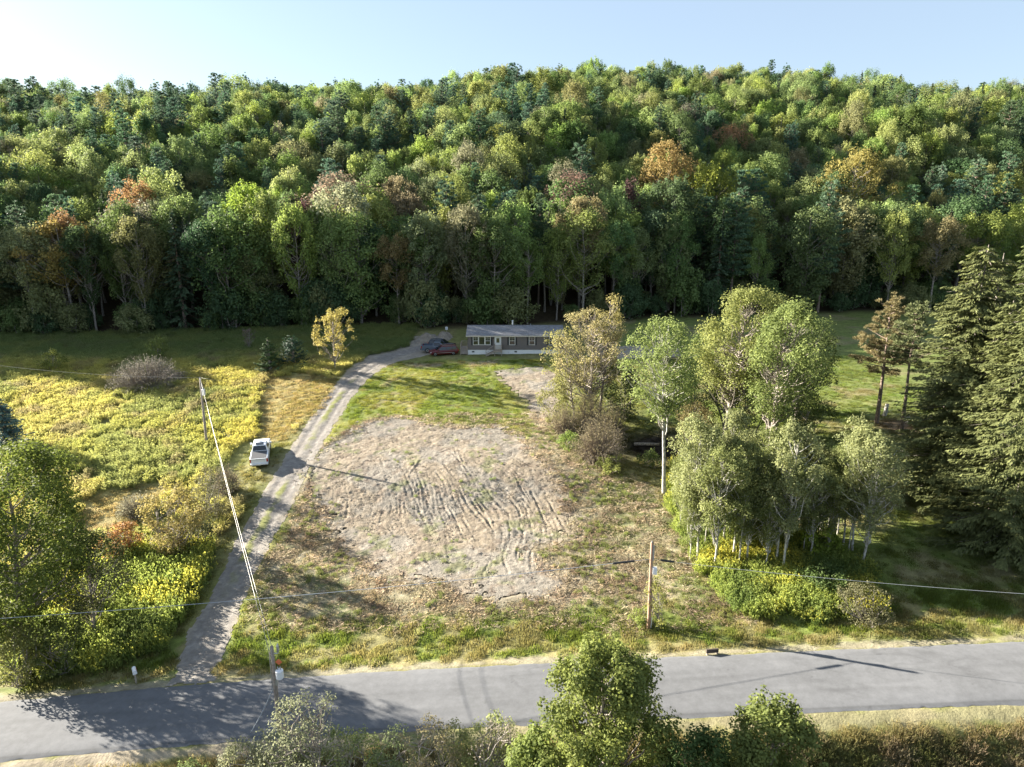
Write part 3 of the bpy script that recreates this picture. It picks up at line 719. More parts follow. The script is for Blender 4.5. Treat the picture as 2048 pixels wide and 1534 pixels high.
def pickup(name, label, loc, rz, paint, L=5.9, cover=True, scale=1.0, group=None):
    """x forward, origin on the ground under the middle"""
    t = empty(name, loc, rz); t.scale = (scale,)*3; tag(t, label, 'pickup truck', group)
    h = L/2; w = 1.0
    g = Geo()
    # nose and cab base
    loft(g, [ring(h, w*.86, .55, 1.02), ring(h-.12, w*.95, .42, 1.10), ring(h-.5, w, .38, 1.17), ring(h-1.55, w, .38, 1.25), ring(h-1.75, w, .38, 1.27), ring(-h+2.05, w, .38, 1.27)])
    # bed: floor, two sides, front
    z0, z1 = .42, 1.30; xb = -h+2.05
    for s in (-1, 1):
        g.add([(-h+.06, s*w, z0), (xb, s*w, z0), (xb, s*w, z1-.06), (-h+.06, s*w, z1-.06), (-h+.06, s*(w-.14), z0), (xb, s*(w-.14), z0), (xb, s*(w-.06), z1), (-h+.06, s*(w-.06), z1), (xb, s*(w-.14), z1), (-h+.06, s*(w-.14), z1)],
              [(0, 1, 2, 3), (3, 2, 6, 7), (7, 6, 8, 9), (9, 8, 5, 4), (0, 3, 7, 9), (0, 9, 4, 4)])
    g.box(-h+.05, xb, -w+.14, w-.14, .62, .70); g.box(xb-.06, xb, -w+.14, w-.14, .70, 1.26)
    body = g.obj('body', paint, t, smooth=False)
    g = Geo(); g.box(-h, -h+.07, -w+.15, w-.15, .56, 1.24); g.box(-h-.02, -h+.08, -w+.15, w-.15, 1.24, 1.30); tg = g.obj('tailgate', paint, t)
    g = Geo(); g.box(-h-.025, -h-.004, -w+.16, w-.16, 1.19, 1.21); g.obj('trim_line', M_blk, tg)
    # cabin
    g = Geo(); xa, xr, xf, xe = -h+2.0, -h+2.22, h-2.45, h-1.62
    zr = 1.94
    def cr(x, wb, wt, za, zb): return [(x, -wb, za), (x, wb, za), (x, wt, zb-.05), (x, wt-.07, zb), (x, -wt+.07, zb), (x, -wt, zb-.05)]
    loft(g, [cr(xa, .93, .90, 1.2, 1.30), cr(xr+.12, .94, .74, 1.2, zr-.03), cr(xr+.5, .94, .755, 1.2, zr+.01), cr(xf-.1, .94, .755, 1.2, zr), cr(xf+.1, .94, .74, 1.2, zr-.04), cr(xe, .93, .91, 1.18, 1.29)])
    cab = g.obj('cab', paint, t)
    # glass: rear window, windscreen, sides, sunroof
    quadpart('rear_window', [(xa+.035, .80, 1.36), (xa+.035, -.80, 1.36), (xr+.09, -.67, zr-.10), (xr+.09, .67, zr-.10)], M_cglass, cab, .02)
    quadpart('windscreen', [(xe-.05, -.82, 1.35), (xe-.05, .82, 1.35), (xf+.16, .67, zr-.09), (xf+.16, -.67, zr-.09)], M_cglass, cab, .02)
    for s in (-1, 1):
        a = [(xr+.28, s*.925, 1.33), (xf-.95, s*.925, 1.33), (xf-.95, s*.79, zr-.12), (xr+.36, s*.79, zr-.12)]
        b = [(xf-.87, s*.925, 1.33), (xe-.38, s*.925, 1.33), (xf-.04, s*.79, zr-.12), (xf-.87, s*.79, zr-.12)]
        for pp in (a, b): quadpart('side_window', pp if s < 0 else pp[::-1], M_cglass, cab, .02)
        g = Geo(); g.box(xe-.42, xe-.30, s*1.0, s*1.22, 1.33, 1.55) if s > 0 else g.box(xe-.42, xe-.30, -1.22, -1.0, 1.33, 1.55); g.obj('mirror', paint if cover else M_blk, t)
        g = Geo(); y0, y1 = sorted((s*(w-.15), s*(w+.012))); g.box(-h+.02, -h+.16, y0, y1, .82, 1.22); g.obj('tail_lamp', M_tail, t)
        y0, y1 = sorted((s*(w-.42), s*(w-.07))); g = Geo(); g.box(h-.16, h-.02, y0, y1, .82, 1.02); g.obj('headlight', M_lamp, t)
        for hx in (xf-.6, xf-1.3): g = Geo(); y0, y1 = sorted((s*.99, s*1.03)); g.box(hx, hx+.2, y0, y1, 1.08, 1.12); g.obj('door_handle', M_blk, t)
    g = Geo(); g.box(xf-1.05, xf-.42, -.44, .44, zr+.004, zr+.022); g.obj('sunroof', M_cglass, cab) if cover else None
    if cover:
        g = Geo(); g.box(-h+.10, xb+.02, -w+.15, w-.15, z1-.035, z1+.015); g.obj('bed_cover', simple('tonneau_grey', (.085, .085, .09), .75, var=.05), t)
    g = Geo(); g.box(-h-.17, -h-.005, -w+.04, w-.04, .55, .68); bp = g.obj('rear_bumper', M_metalw if cover else M_blk, t)
    g = Geo(); g.box(-h-.12, -h+.0, -.31, .31, .44, .66); g.obj('step_pad', M_blk, bp)
    g = Geo(); g.box(-h-.15, -h-.12, -.17, .17, .50, .64); g.obj('licence_plate', M_plate, bp)
    g = Geo(); g.box(h-.06, h+.10, -w+.1, w-.1, .42, .64); g.obj('front_bumper', M_greym, t)
    g = Geo(); g.box(h-.04, h+.03, -.55, .55, .68, 1.0); g.obj('grille', M_blk, t)
    g = Geo(); g.box(-h+.5, h-.5, -.85, .85, .28, .45); g.obj('chassis', M_blk, t)
    for x in (-h+1.15, h-.98):
        for s in (-1, 1):
            wheel(t, x, s*(w-.13), .40, .27)
            g = Geo(); 
            a = np.linspace(0, math.pi, 9); rr = .46
            ptsa = [(x+math.cos(k)*rr, s*(w+.004), .40+math.sin(k)*rr) for k in a]
            for k in range(8):
                p0, p1 = ptsa[k], ptsa[k+1]; g.add([(x, s*(w+.004), .40), p0, p1, p1], [(0, 1, 2, 2)])
            g.obj('wheel_arch', M_blk, t)
    return t
def wagon(name, label, cat, loc, rz, paint, L, hgt, hood, w=.96, rails=False, slope=.55, rear=.25):
    t = empty(name, loc, rz); tag(t, label, cat); h = L/2; zb = hgt*.56
    g = Geo()
    loft(g, [ring(h, w*.72, .42, .72), ring(h-.10, w*.85, .32, .84), ring(h-.35, w*.95, .27, zb-.12), ring(h-hood, w, .26, zb), ring(-h+.4, w, .28, zb+.02), ring(-h+.06, w*.95, .34, zb-.02), ring(-h, w*.9, .42, zb-.15)])
    g.obj('body', paint, t)
    g = Geo(); za = zb-.06
    def cr(x, wb, wt, zt): return [(x, -wb, za), (x, wb, za), (x, wt, zt-.06), (x, wt-.1, zt), (x, -wt+.1, zt), (x, -wt, zt-.06)]
    xe = h-hood+.05; xf = xe-slope-.25; xr = -h+rear+.12; xa = -h+.06
    loft(g, [cr(xa, w*.93, w*.90, zb), cr(xr, w*.95, w*.76, hgt-.03), cr((xr+xf)/2, w*.95, w*.79, hgt), cr(xf, w*.95, w*.77, hgt-.03), cr(xe, w*.93, w*.88, zb)])
    cab = g.obj('cabin', paint, t)
    quadpart('windscreen', [(xe-.06, -w*.82, zb+.05), (xe-.06, w*.82, zb+.05), (xf+.06, w*.70, hgt-.09), (xf+.06, -w*.70, hgt-.09)], M_cglass, cab, .02)
    quadpart('rear_window', [(xa+.03, w*.80, zb+.06), (xa+.03, -w*.80, zb+.06), (xr-.04, -w*.68, hgt-.12), (xr-.04, w*.68, hgt-.12)], M_cglass, cab, .02)
    zt = hgt-.14; xs_ = np.linspace(xr+.06, xf, 4)
    for s in (-1, 1):
        for k in range(3):
            a0, a1 = xs_[k]+.05, xs_[k+1]-.03; b0 = a0-.04 if k else xa+.30; b1 = a1 if k < 2 else xe-.30
            pp = [(b0, s*w*.935, zb+.06), (b1, s*w*.935, zb+.06), (a1, s*w*.80, zt), (a0, s*w*.80, zt)]
            quadpart('side_window', pp if s < 0 else pp[::-1], M_cglass, cab, .022)
        y0, y1 = sorted((s*(w-.32), s*(w-.04))); g = Geo(); g.box(h-.22, h-.06, y0, y1, .58, .74); g.obj('headlight', M_lamp, t)
        y0, y1 = sorted((s*(w-.20), s*(w-.03))); g = Geo(); g.box(-h-.01, -h+.14, y0, y1, .72, 1.02); g.obj('tail_lamp', M_tail, t)
        y0, y1 = sorted((s*w, s*(w+.2))); g = Geo(); g.box(xe-.45, xe-.33, y0, y1, zb+.03, zb+.18); g.obj('mirror', paint, t)
        y0, y1 = sorted((s*(w-.01), s*(w+.015))); g = Geo(); g.box(-h+1.15, h-1.25, y0, y1, .50, .56); g.obj('side_moulding', M_greym, t)
        if rails: g = Geo(); g.tube([(xr+.15, s*w*.68, hgt), (xr+.2, s*w*.68, hgt+.06), (xf-.3, s*w*.68, hgt+.06), (xf-.2, s*w*.68, hgt)], .025, 5); g.obj('roof_rail', M_greym, t)
        for x in (-h+.95, h-.92): wheel(t, x, s*(w-.11), .34, .22)
    return t
# white pickup, rear towards us, on the grass beside the driveway
a_ = P(519, 938); b_ = P(533, 884)
ang = R(105)
ctr = np.array([a_[0], a_[1]])+np.array([math.cos(ang), math.sin(ang)])*3.1
zt = float(T(*ctr)); t = pickup('pickup_truck', 'white pickup truck with grey bed cover parked on the grass beside the driveway', (ctr[0], ctr[1], zt+.02), ang, carpaint('white_paint', (.80, .81, .82)))
slope = (float(T(ctr[0], ctr[1]+2))-float(T(ctr[0], ctr[1]-2)))/4; t.rotation_euler = (0, -math.atan(slope), ang)
# maroon minivan
a_ = P(868, 713.5); b_ = P(904, 710.5); c_ = (a_+b_)/2
wang = math.atan2(a_[1]-b_[1], a_[0]-b_[0])
wagon('minivan', 'maroon minivan parked nearest the lawn, left of the house', 'minivan', (c_[0]-.0, c_[1]+.95, float(T(c_[0], c_[1]+.9))+.03), wang, carpaint('maroon_paint', (.10, .006, .010)), 5.05, 1.68, 1.15, rails=True, slope=.7)
# grey pickup, tail left
a_ = P(853.5, 707.0)
pickup('pickup_truck', 'grey-blue pickup truck with open black bed between the minivan and the dark wagon', (a_[0]+1.9, a_[1]+.9, float(T(a_[0]+1.9, a_[1]+.9))+.03), R(-3), carpaint('slate_paint', (.10, .125, .16)), 5.7, False)
a_ = P(872, 701.0)
wagon('estate_car', 'black station wagon with roof rails at the back of the parked cars', 'car', (a_[0]+.9, a_[1]+1.9, float(T(a_[0]+.9, a_[1]+1.5))+.05), R(-8), carpaint('black_paint', (.012, .016, .03)), 4.9, 1.62, 1.35, rails=True, slope=.65)

# ------------------------------------------------------------------ gravel bank behind the cars
def mound(name, px0, px1, py0, py1, hgt, label, seed=0):
    a = P(px0, py1); b = P(px1, py1); c = P((px0+px1)/2, py0)
    cx, cy = (a[0]+b[0])/2, (a[1]+c[1])/2; rx = (b[0]-a[0])/2; ry = max(1.6, (c[1]-a[1])/2)
    n = 46; u = np.linspace(-1.15, 1.15, n); U, V = np.meshgrid(u, u)
    X, Y = cx+U*rx, cy+V*ry
    rr = np.sqrt(U**2+V**2)+(fbm(X*.8, Y*.8, 111+seed, 3)-.5)*.6
    Z = T(X, Y)+hgt*np.clip(1-rr, -.15, 1)**1.0*(.8+.5*fbm(X*.6, Y*.6, 113, 3))+(fbm(X*2.5, Y*2.5, 115, 4)-.5)*.22-.05
    i = np.arange(n-1)[:, None]*n; j = np.arange(n-1)[None, :]; q = np.stack([i+j, i+j+1, i+n+j+1, i+n+j], -1).reshape(-1, 4)
    A = dirt_alb(X.ravel(), Y.ravel())*.9+.03
    me = build_mesh(name, np.stack([X.ravel(), Y.ravel(), Z.ravel()], 1), q, [M_dirt], smooth=True, colors={'alb': A})
    return link(bpy.data.objects.new(name, me))
tag(mound('gravel_bank', 822, 872, 672, 690, 1.5, ''), 'pale heap of gravel and dug earth behind the parked cars', 'gravel pile')
tag(mound('earth_bank', 866, 902, 668, 682, 1.3, '', 4), 'pale dug earth bank left of the meter box post', 'earth pile')

# ------------------------------------------------------------------ utility poles, wires, mailbox
def pole(px, py, toppx, toppy, mat, label, Hmax=None):
    b = P(px, py); zt = top_z(toppx, toppy, b[1]); o = empty('utility_pole', tuple(b)); tag(o, label, 'utility pole')
    h = zt-b[2]; d = ray(toppx, toppy); xt = d[0]/d[1]*b[1]-b[0]
    g = Geo(); k = np.linspace(-.05, 1, 6); g.tube(np.stack([xt*k, 0*k, h*k], 1), np.linspace(.17, .11, 6), 12); g.obj('post', mat, o, smooth=True)
    return o, np.array([b[0]+xt, b[1], zt]), b, h, xt
pB, tB, bB, hB, xB = pole(414, 891, 400, 757, M_pole, 'grey wooden utility pole standing in the yellow field, left of the white pickup')
def can(o, x, y, z, r=.2, h=.75, m=M_metalw):
    g = Geo(); k = [(x, y, z), (x, y, z+.04), (x, y, z+h), (x, y, z+h+.08)]; g.tube(k, [r*.9, r, r, r*.5], 14); c = g.obj('transformer', m, o)
    g = Geo(); g.tube([(x-.08, y, z+h), (x-.08, y, z+h+.25)], .04, 8); g.tube([(x+.08, y, z+h), (x+.08, y, z+h+.25)], .04, 8); g.obj('bushing', M_greym, c)
    g = Geo(); g.tube([(x, y, z+h*.7), (x*.3, y*.3, z+h*.7)], .035, 6); g.tube([(x, y, z+h*.2), (x*.3, y*.3, z+h*.2)], .035, 6); g.obj('bracket', M_greym, c)
    return c
can(pB, xB*.8+.32, -.12, hB*.76)
g = Geo(); g.tube([(xB, 0, hB-.1), (xB, 0, hB+.18)], .045, 8); g.obj('insulator', M_greym, pB)
g = Geo(); g.tube([(xB*.6+.13, -.08, hB*.6), (xB*.1+.17, -.1, .3)], .02, 5); g.obj('ground_wire', M_greym, pB)
pC, tC, bC, hC, xC = pole(1297.5, 1258, 1304, 1085, M_poleb, 'brown wooden utility pole with a white box, standing in weeds on the verge')
g = Geo(); g.box(xC*.7+.10, xC*.7+.42, -.22, .06, hC*.655, hC*.655+.5); g.obj('equipment_box', M_metalw, pC)
g = Geo(); g.tube([(xC*.94+.15, -.05, hC*.80), (xC*.99+.15, -.05, hC*.97)], .055, 6); g.obj('fuse_cutout', M_greym, pC)
g = Geo(); g.tube([(xC, 0, hC-.05), (xC, 0, hC+.12)], .05, 8); g.obj('insulator', M_greym, pC)
g = Geo(); g.tube([(.16, -.12, 1.1), (.12, -.1, -.1)], .03, 6); g.obj('conduit', M_metalw, pC)
pA, tA, bA, hA, xA = pole(560, 1466, 543, 1293, M_pole, 'grey utility pole at the near road edge with an orange diamond and white transformer')
yb = lambda py: (top_z(550, py, bA[1])-bA[2])
can(pA, .40, -.1, yb(1354), .24, .55)
g = Geo(); z = yb(1322); g.add([(.42, -.1, z-.22), (.64, -.1, z), (.42, -.1, z+.22), (.20, -.1, z), (.42, -.085, z-.22), (.64, -.085, z), (.42, -.085, z+.22), (.20, -.085, z)], [(0, 1, 2, 3), (7, 6, 5, 4), (0, 4, 5, 1), (1, 5, 6, 2), (2, 6, 7, 3), (3, 7, 4, 0)])
g.obj('diamond_sign', simple('sign_orange', (.60, .16, .07), .6), pA)
g = Geo(); z = yb(1295); g.tube([(xA*.8+.36, .0, z-.42), (xA*.8+.37, 0, z-.15), (xA*.8+.37, 0, z+.1), (xA*.8+.40, 0, z+.3)], [.03, .09, .09, .02], 8); g.tube([(xA*.8, 0, z-.42), (xA*.8+.36, 0, z-.42)], .025, 6); g.obj('insulator', M_greym, pA)
g = Geo(); g.box(.10, .24, -.14, -.02, yb(1368), yb(1358)); g.obj('cable_clamp', M_greym, pA)
g = Geo(); k = np.linspace(.5, .98, 5); g.tube(np.stack([xA*k-.17, 0*k-.05, hA*k], 1), .03, 5); g.obj('riser_conduit', M_greym, pA)

M_wire = simple('cable_aluminium', (.24, .235, .22), .45, .3)
M_wirek = simple('cable_black', (.03, .03, .03), .6)
def wire(name, a, b, sag, r, label, m=M_wire, n=24, sleeves=()):
    a = np.array(a, float); b = np.array(b, float); t = np.linspace(0, 1, n)[:, None]
    p = a*(1-t)+b*t; p[:, 2] -= sag*4*(t*(1-t))[:, 0]
    g = Geo(); g.tube(p, r, 5); o = g.obj(name, m, smooth=True); tag(o, label, 'cable')
    for (s0, s1) in sleeves:
        ss = np.linspace(s0, s1, 4)[:, None]; pp = a*(1-ss)+b*ss; pp[:, 2] -= sag*4*(ss*(1-ss))[:, 0]
        Geo().tube(pp, .085, 8).obj('splice_sleeve', M_wirek, o)
    return o
wire('power_cable', tA+[.0, .0, .02], tB+[0, 0, .1], .5, .018, 'upper pale power line running from the near pole to the pole in the field')
wire('power_cable', tA+[-.14, 0, -.6], tB+[.12, 0, -.55], .55, .018, 'lower pale power line running from the near pole to the pole in the field')
qB = np.array([-83.0, 91.0, 14.2]); wire('power_cable', tB+[0, 0, .1], qB, .9, .014, 'thin line leaving the field pole towards the left side')
d = ray(1350, 826); rB = d*(82/d[1])+np.array([0, 0, CAMZ]); wire('power_cable', tB+[0, 0, .1], rB, 1.2, .012, 'thin line leaving the field pole towards the grove on the right', n=32)
def at(px, py, Y): d = ray(px, py); return d*(Y/d[1])+np.array([0, 0, CAMZ])
c0 = tC.copy(); c0[2] = at(1303, 1118, bC[1])[2]
L_end = at(-420, 1262, 39.0); R_end = at(2500, 1212, 34.5)
wire('phone_cable', c0, L_end, .55, .018, 'grey communications cable sagging left from the verge pole across the clearing and driveway', m=simple('cable_grey', (.33, .36, .40), .5), n=40, sleeves=((.022, .05),))
wire('phone_cable', c0, R_end, .45, .014, 'grey communications cable running right from the verge pole past the aspens', m=simple('cable_grey2', (.26, .28, .30), .5), n=40, sleeves=((.022, .05),))
g0 = tA+np.array([-.1, 0, -1.9])
wire('drop_cable', [bA[0]-.05, bA[1], bA[2]+yb(1372)], at(500, 1452, bA[1]-.6)+[0, 0, -.5], .15, .045, 'short thick cable angling down left from the near pole', m=simple('cable_blue_grey', (.35, .37, .4), .5))
# mailbox
q = P(272.5, 1366); mb = empty('mailbox', tuple(q), R(35)); tag(mb, 'white rounded mailbox on a wooden post beside the driveway mouth', 'mailbox')
Geo().box(-.05, .05, -.05, .05, -.3, .98).obj('post', M_wood, mb)
g = Geo(); a = np.linspace(0, math.pi, 9); prof = [(-.13, 0)]+[(-.13*math.cos(k), .16+.13*math.sin(k)) for k in a]+[(.13, 0)]
loft(g, [[(x, -.42, 1.0+z) for x, z in prof], [(x, .18, 1.0+z) for x, z in prof]]); bx = g.obj('box', M_metalw, mb)
g = Geo(); loft(g, [[(x*1.04, -.44, .995+z*1.03) for x, z in prof], [(x*1.04, -.425, .995+z*1.03) for x, z in prof]]); g.obj('door', M_metalw, bx)
g = Geo(); g.box(.132, .145, -.3, -.27, 1.12, 1.34); g.box(.132, .145, -.3, -.18, 1.28, 1.34); g.obj('flag', simple('flag_red', (.5, .03, .02), .5), bx)
# low plate at the road edge
q = P(1424, 1308); pl = empty('culvert_marker', tuple(q), R(8)); tag(pl, 'low dark timber barrier at the far road edge, right of the big maple', 'barrier')
g = Geo(); g.box(-.45, .45, -.06, .06, .12, .42); g.obj('board', simple('dark_timber', (.07, .055, .045), .8), pl); g = Geo(); g.box(-.4, -.3, -.05, .05, -.2, .12); g.obj('post', M_wood, pl); g = Geo(); g.box(.3, .4, -.05, .05, -.2, .12); g.obj('post', M_wood, pl)
# dead trunks left standing on the right lawn
def stub(px, py, pyt, r, label, lean=0):
    b = P(px, py); h = max(.5, top_z(px, pyt, b[1])-b[2]); o = empty('tree_stump', tuple(b)); tag(o, label, 'stump')
    g = Geo(); k = np.linspace(-.1, 1, 5); g.tube(np.stack([lean*k+.05*np.sin(k*5), 0*k, h*k], 1), np.array([1.15, 1.05, 1, .95, .9])*r, 11); g.obj('trunk', M_birch, o, smooth=True)
    g = Geo(); g.tube([(lean, 0, h), (lean, 0, h+.012)], [r*.88, r*.86], 11); g.obj('cut_face', simple('cut_wood', (.45, .33, .2), .8), o)
stub(1768, 832, 808, .24, 'tall pale cut trunk standing on the right lawn between the two pines', .25)
stub(1815, 846, 832, .24, 'short pale stump beside the right-hand pine on the lawn')

#@@TREES
# ------------------------------------------------------------------ plant generators
def unit(v): return v/(np.linalg.norm(v, axis=-1, keepdims=True)+1e-9)
def rdir(n, r): return unit(r.normal(size=(n, 3)))
def clump_leaves(g, r, C, CR, n_per, L, W, vert=1.25, droop=0.0, clv=None, spread=.45, hollow=.55, m=0):
    """leaves round the surface of many uneven clumps"""
    k = len(C); n_per = np.broadcast_to(n_per, (k,)).astype(int)
    idx = np.repeat(np.arange(k), n_per); n = len(idx)
    d = rdir(n, r); d[:, 2] = np.where(d[:, 2] < -.35, -d[:, 2], d[:, 2])
    rad = (hollow+(1-hollow)*r.random(n)**.6)*(1+.35*r.normal(size=n)*.5)
    cr = np.broadcast_to(CR, (k,))[idx]
    p = C[idx]+d*(cr*rad)[:, None]*np.array([1, 1, vert])
    N = unit(d*.9+r.normal(size=(n, 3))*spread+np.array([0, 0, .35]))
    A = unit(np.cross(N, rdir(n, r))+np.array([0, 0, -droop]))
    if clv is None: clv = r.uniform(.82, 1.18, k)
    lv = clv[idx]*r.uniform(.75, 1.25, n)
    sz = r.uniform(.7, 1.25, n)
    g.leaves(p, A, N, L*sz, W*sz, lv=lv, m=m)
def limb(g, r, a, b, r0, r1, sag=.15, n=5, sides=5, m=0):
    t = np.linspace(0, 1, n)[:, None]; L = np.linalg.norm(np.array(b)-a)
    p = a*(1-t)+b*t; p[:, 2] += (np.sin(t[:, 0]*math.pi)*-sag*L*.6); p[1:-1] += r.normal(size=(n-2, 3))*L*.04
    g.tube(p, np.linspace(r0, r1, n), sides, cap=False, m=m)
def broadleaf(seed, H=16, R_=4.5, hb=.3, nc=80, cr=1.0, npc=60, L=.34, W=.22, vert=1.3, trunk_r=.22, stems=1, lean=0, inner=.35, limbs=.5, widest=.45, twigs=0, tuft=0.0, bend=.02, lobes=0):
    """returns trunk Geo and crown Geo, origin at the base"""
    r = np.random.default_rng(seed); gt = Geo(); gc = Geo()
    ph = r.uniform(0, 6.28, 4); z0 = H*hb
    u = r.beta(1.5, 1.2, nc); th = r.uniform(0, 2*math.pi, nc)
    prof = np.where(u < widest, (np.clip(u/widest, 0, 1))**.55*.75+.25*np.minimum(u/widest+.3, 1), np.sqrt(np.clip(1-((u-widest)/(1.02-widest))**2, 0, 1)))
    out = 1+.20*np.sin(2*th+ph[0])+.14*np.sin(3*th+ph[1]+u*5)+.12*np.sin(5*th+ph[2]-u*7)
    rho = R_*prof*out*np.sqrt(r.uniform(inner**2, 1, nc))
    C = np.stack([rho*np.cos(th)+lean*H*u, rho*np.sin(th), z0+(H-z0-cr*vert*.6)*u], 1)
    C += r.normal(size=C.shape)*cr*.2
    if lobes:      # gather the clumps into a few big leaning lobes with gaps between
        K = C[r.choice(nc, lobes, replace=False)]; d = ((C[:, None]-K[None])**2).sum(-1); nk = K[d.argmin(1)]; C = C*.62+nk*.38
    CR = cr*r.uniform(.65, 1.25, nc)
    clump_leaves(gc, r, C, CR, npc*(CR/cr)**2, L, W, vert=vert)
    if tuft:       # upright leaders that break the outline
        top = C[np.argsort(-C[:, 2]+rho*.3)[:max(4, nc//3)]]
        T2 = top+np.stack([r.normal(size=len(top))*.3, r.normal(size=len(top))*.3, cr*vert*r.uniform(.5, 1.1, len(top))*tuft], 1)
        clump_leaves(gc, r, T2, cr*.38, int(npc*.22), L, W, vert=2.2)
    bases = []
    for s in range(stems):
        a = s*2.4+seed; off = np.array([math.cos(a), math.sin(a), 0])*(0 if stems == 1 else .35)
        tip = np.array([lean*H*.8+(0 if stems == 1 else math.cos(a)*R_*.45), (0 if stems == 1 else math.sin(a)*R_*.45), H*.9])
        t = np.linspace(-.03, 1, 9)[:, None]; p = off*(1-t)+tip*t; p[1:] += np.cumsum(r.normal(size=(8, 3))*np.array([1, 1, 0])*H*bend*.5, 0)*.6
        p[:, 2] = tip[2]*t[:, 0]
        rr = trunk_r/math.sqrt(stems)*np.linspace(1.12, .16, 9); rr[0] *= 1.25
        gt.tube(p, rr, 7, cap=False); bases.append((p, rr))
    for c in C[r.random(nc) < limbs]:
        p, rr = bases[r.integers(stems)]
        zi = np.clip(c[2]-abs(r.normal())*1.2-np.hypot(c[0], c[1])*.55, H*hb*.6, H*.82); k = np.interp(zi, p[:, 2], np.arange(len(p))); a = np.array([np.interp(k, np.arange(len(p)), p[:, j]) for j in range(3)])
        ra = np.interp(k, np.arange(len(p)), rr)*.55
        limb(gt, r, a, c, max(ra, .03), .02, sag=.12)
        for _ in range(twigs):
            e = c+rdir(1, r)[0]*cr*1.1; limb(gt, r, c*.6+a*.4+r.normal(size=3)*.1, e, .02, .008, sag=0, n=3, sides=3)
    return gt, gc
def whitepine(seed, H=20, R_=4, hb=.3, L=.38, dens=1.0, trunk_r=.25, tuftr=.55, npt=34, bare=.25, wl=.06, irregular=.25, flat=.6):
    r = np.random.default_rng(seed); gt = Geo(); gc = Geo()
    t = np.linspace(-.03, 1, 9); bx = np.cumsum(r.normal(size=9))*.08; by = np.cumsum(r.normal(size=9))*.08
    P3 = np.stack([bx*t, by*t, H*.97*t], 1); rr = trunk_r*np.linspace(1.15, .12, 9); gt.tube(P3, rr, 7, cap=False)
    C = []; D = []
    z = H*hb
    while z < H*.97:
        u = (z-H*hb)/(H*(1-hb)); Rz = R_*(1-u)**.65*(.55+.45*min(1, u*4+.3))*r.uniform(1-irregular, 1+irregular)
        nb = max(3, int(r.integers(4, 7)*dens)); a0 = r.uniform(0, 6.28)
        for b in range(nb):
            if r.random() < irregular*.6: continue
            a = a0+b*2*math.pi/nb+r.normal()*.25; Lb = Rz*r.uniform(.7, 1.15)
            base = np.array([np.interp(z, P3[:, 2], P3[:, 0]), np.interp(z, P3[:, 2], P3[:, 1]), z]); d = np.array([math.cos(a), math.sin(a), .12+.5*u])
            tip = base+d*Lb; limb(gt, r, base, tip, .05+.02*Lb/4, .015, sag=.06, n=4, sides=4)
            m = max(2, int(Lb/.5))
            for s in np.linspace(bare, 1.0, m):
                c = base+d*Lb*s; w = (1-abs(s-.6))*Lb*.22
                for _ in range(2): C.append(c+np.array([-math.sin(a), math.cos(a), 0])*r.normal()*w+np.array([0, 0, .12+r.normal()*.08])); D.append(d)
        z += H*.042*r.uniform(.8, 1.25)
    C.append(np.array([P3[-1, 0], P3[-1, 1], H])); D.append(np.array([0, 0, 1.]))
    C = np.array(C); D = unit(np.array(D)); k = len(C); idx = np.repeat(np.arange(k), npt); n = len(idx)
    d = unit(rdir(n, r)+D[idx]*.5+np.array([0, 0, .55]))
    p = C[idx]+d*tuftr*r.uniform(.15, .75, n)[:, None]*np.array([1, 1, flat])
    N = unit(np.cross(d, rdir(n, r)))
    clv = r.uniform(.8, 1.2, k)
    gc.leaves(p, d, N, L*r.uniform(.7, 1.2, n), wl*r.uniform(.8, 1.3, n), lv=clv[idx]*r.uniform(.8, 1.25, n))
    return gt, gc
def spruce(seed, H=22, R_=4.5, step=.5, nb=9, per=26, L=.5, W=.16, hb=.06, trunk_r=.28, droop=.35, power=.85):
    r = np.random.default_rng(seed); gt = Geo(); gc = Geo()
    gt.tube([(0, 0, -.4), (0, 0, H*.3), (.05, 0, H*.7), (0, 0, H)], [trunk_r*1.15, trunk_r*.85, trunk_r*.4, .03], 7, cap=False)
    Cs = []; As = []; Ns = []; lvs = []
    z = H*hb
    while z < H*.985:
        u = z/H; Rz = R_*((1-u)/(1-hb))**power*r.uniform(.78, 1.15)+.15
        for b in range(nb if u < .8 else 6):
            a = r.uniform(0, 6.28); Lb = Rz*r.uniform(.55, 1.15); zj = z+r.normal()*step*.5; ca, sa = math.cos(a), math.sin(a)
            n = max(5, int(per*Lb/R_)+4)
            s = np.sqrt(r.random(n))*.97+.03
            w = .20*Lb*(1.1-s)+.10; side = r.normal(size=n)*w*.6
            dz = -droop*Lb*s**1.5+.22*Lb*np.clip(s-.72, 0, 1)*1.6-np.abs(side)*.35+.2*Lb*u
            Cs.append(np.stack([ca*Lb*s-sa*side, sa*Lb*s+ca*side, zj+dz-.10], 1))
            hang = r.uniform(.1, 1.0, n)
            As.append(np.stack([ca*.8-sa*np.sign(side)*.5, sa*.8+ca*np.sign(side)*.5, -hang], 1))
            Ns.append(unit(np.array([[ca*.7, sa*.7, .8]])+r.normal(size=(n, 3))*.35)); lvs.append(np.full(n, r.uniform(.8, 1.2))*(.78+.4*s))
            if b % 3 == 0: limb(gt, r, np.array([0, 0, z]), np.array([ca*Lb*.85, sa*Lb*.85, z-droop*Lb*.75]), .045, .012, sag=0, n=3, sides=3)
        z += step*(.65+.5*(1-u))*r.uniform(.8, 1.2)
    C = np.vstack(Cs); n = len(C); k = r.uniform(.7, 1.25, n)
    gc.leaves(C, np.vstack(As), np.vstack(Ns), L*k, W*k, lv=np.concatenate(lvs)*r.uniform(.85, 1.15, n))
    return gt, gc
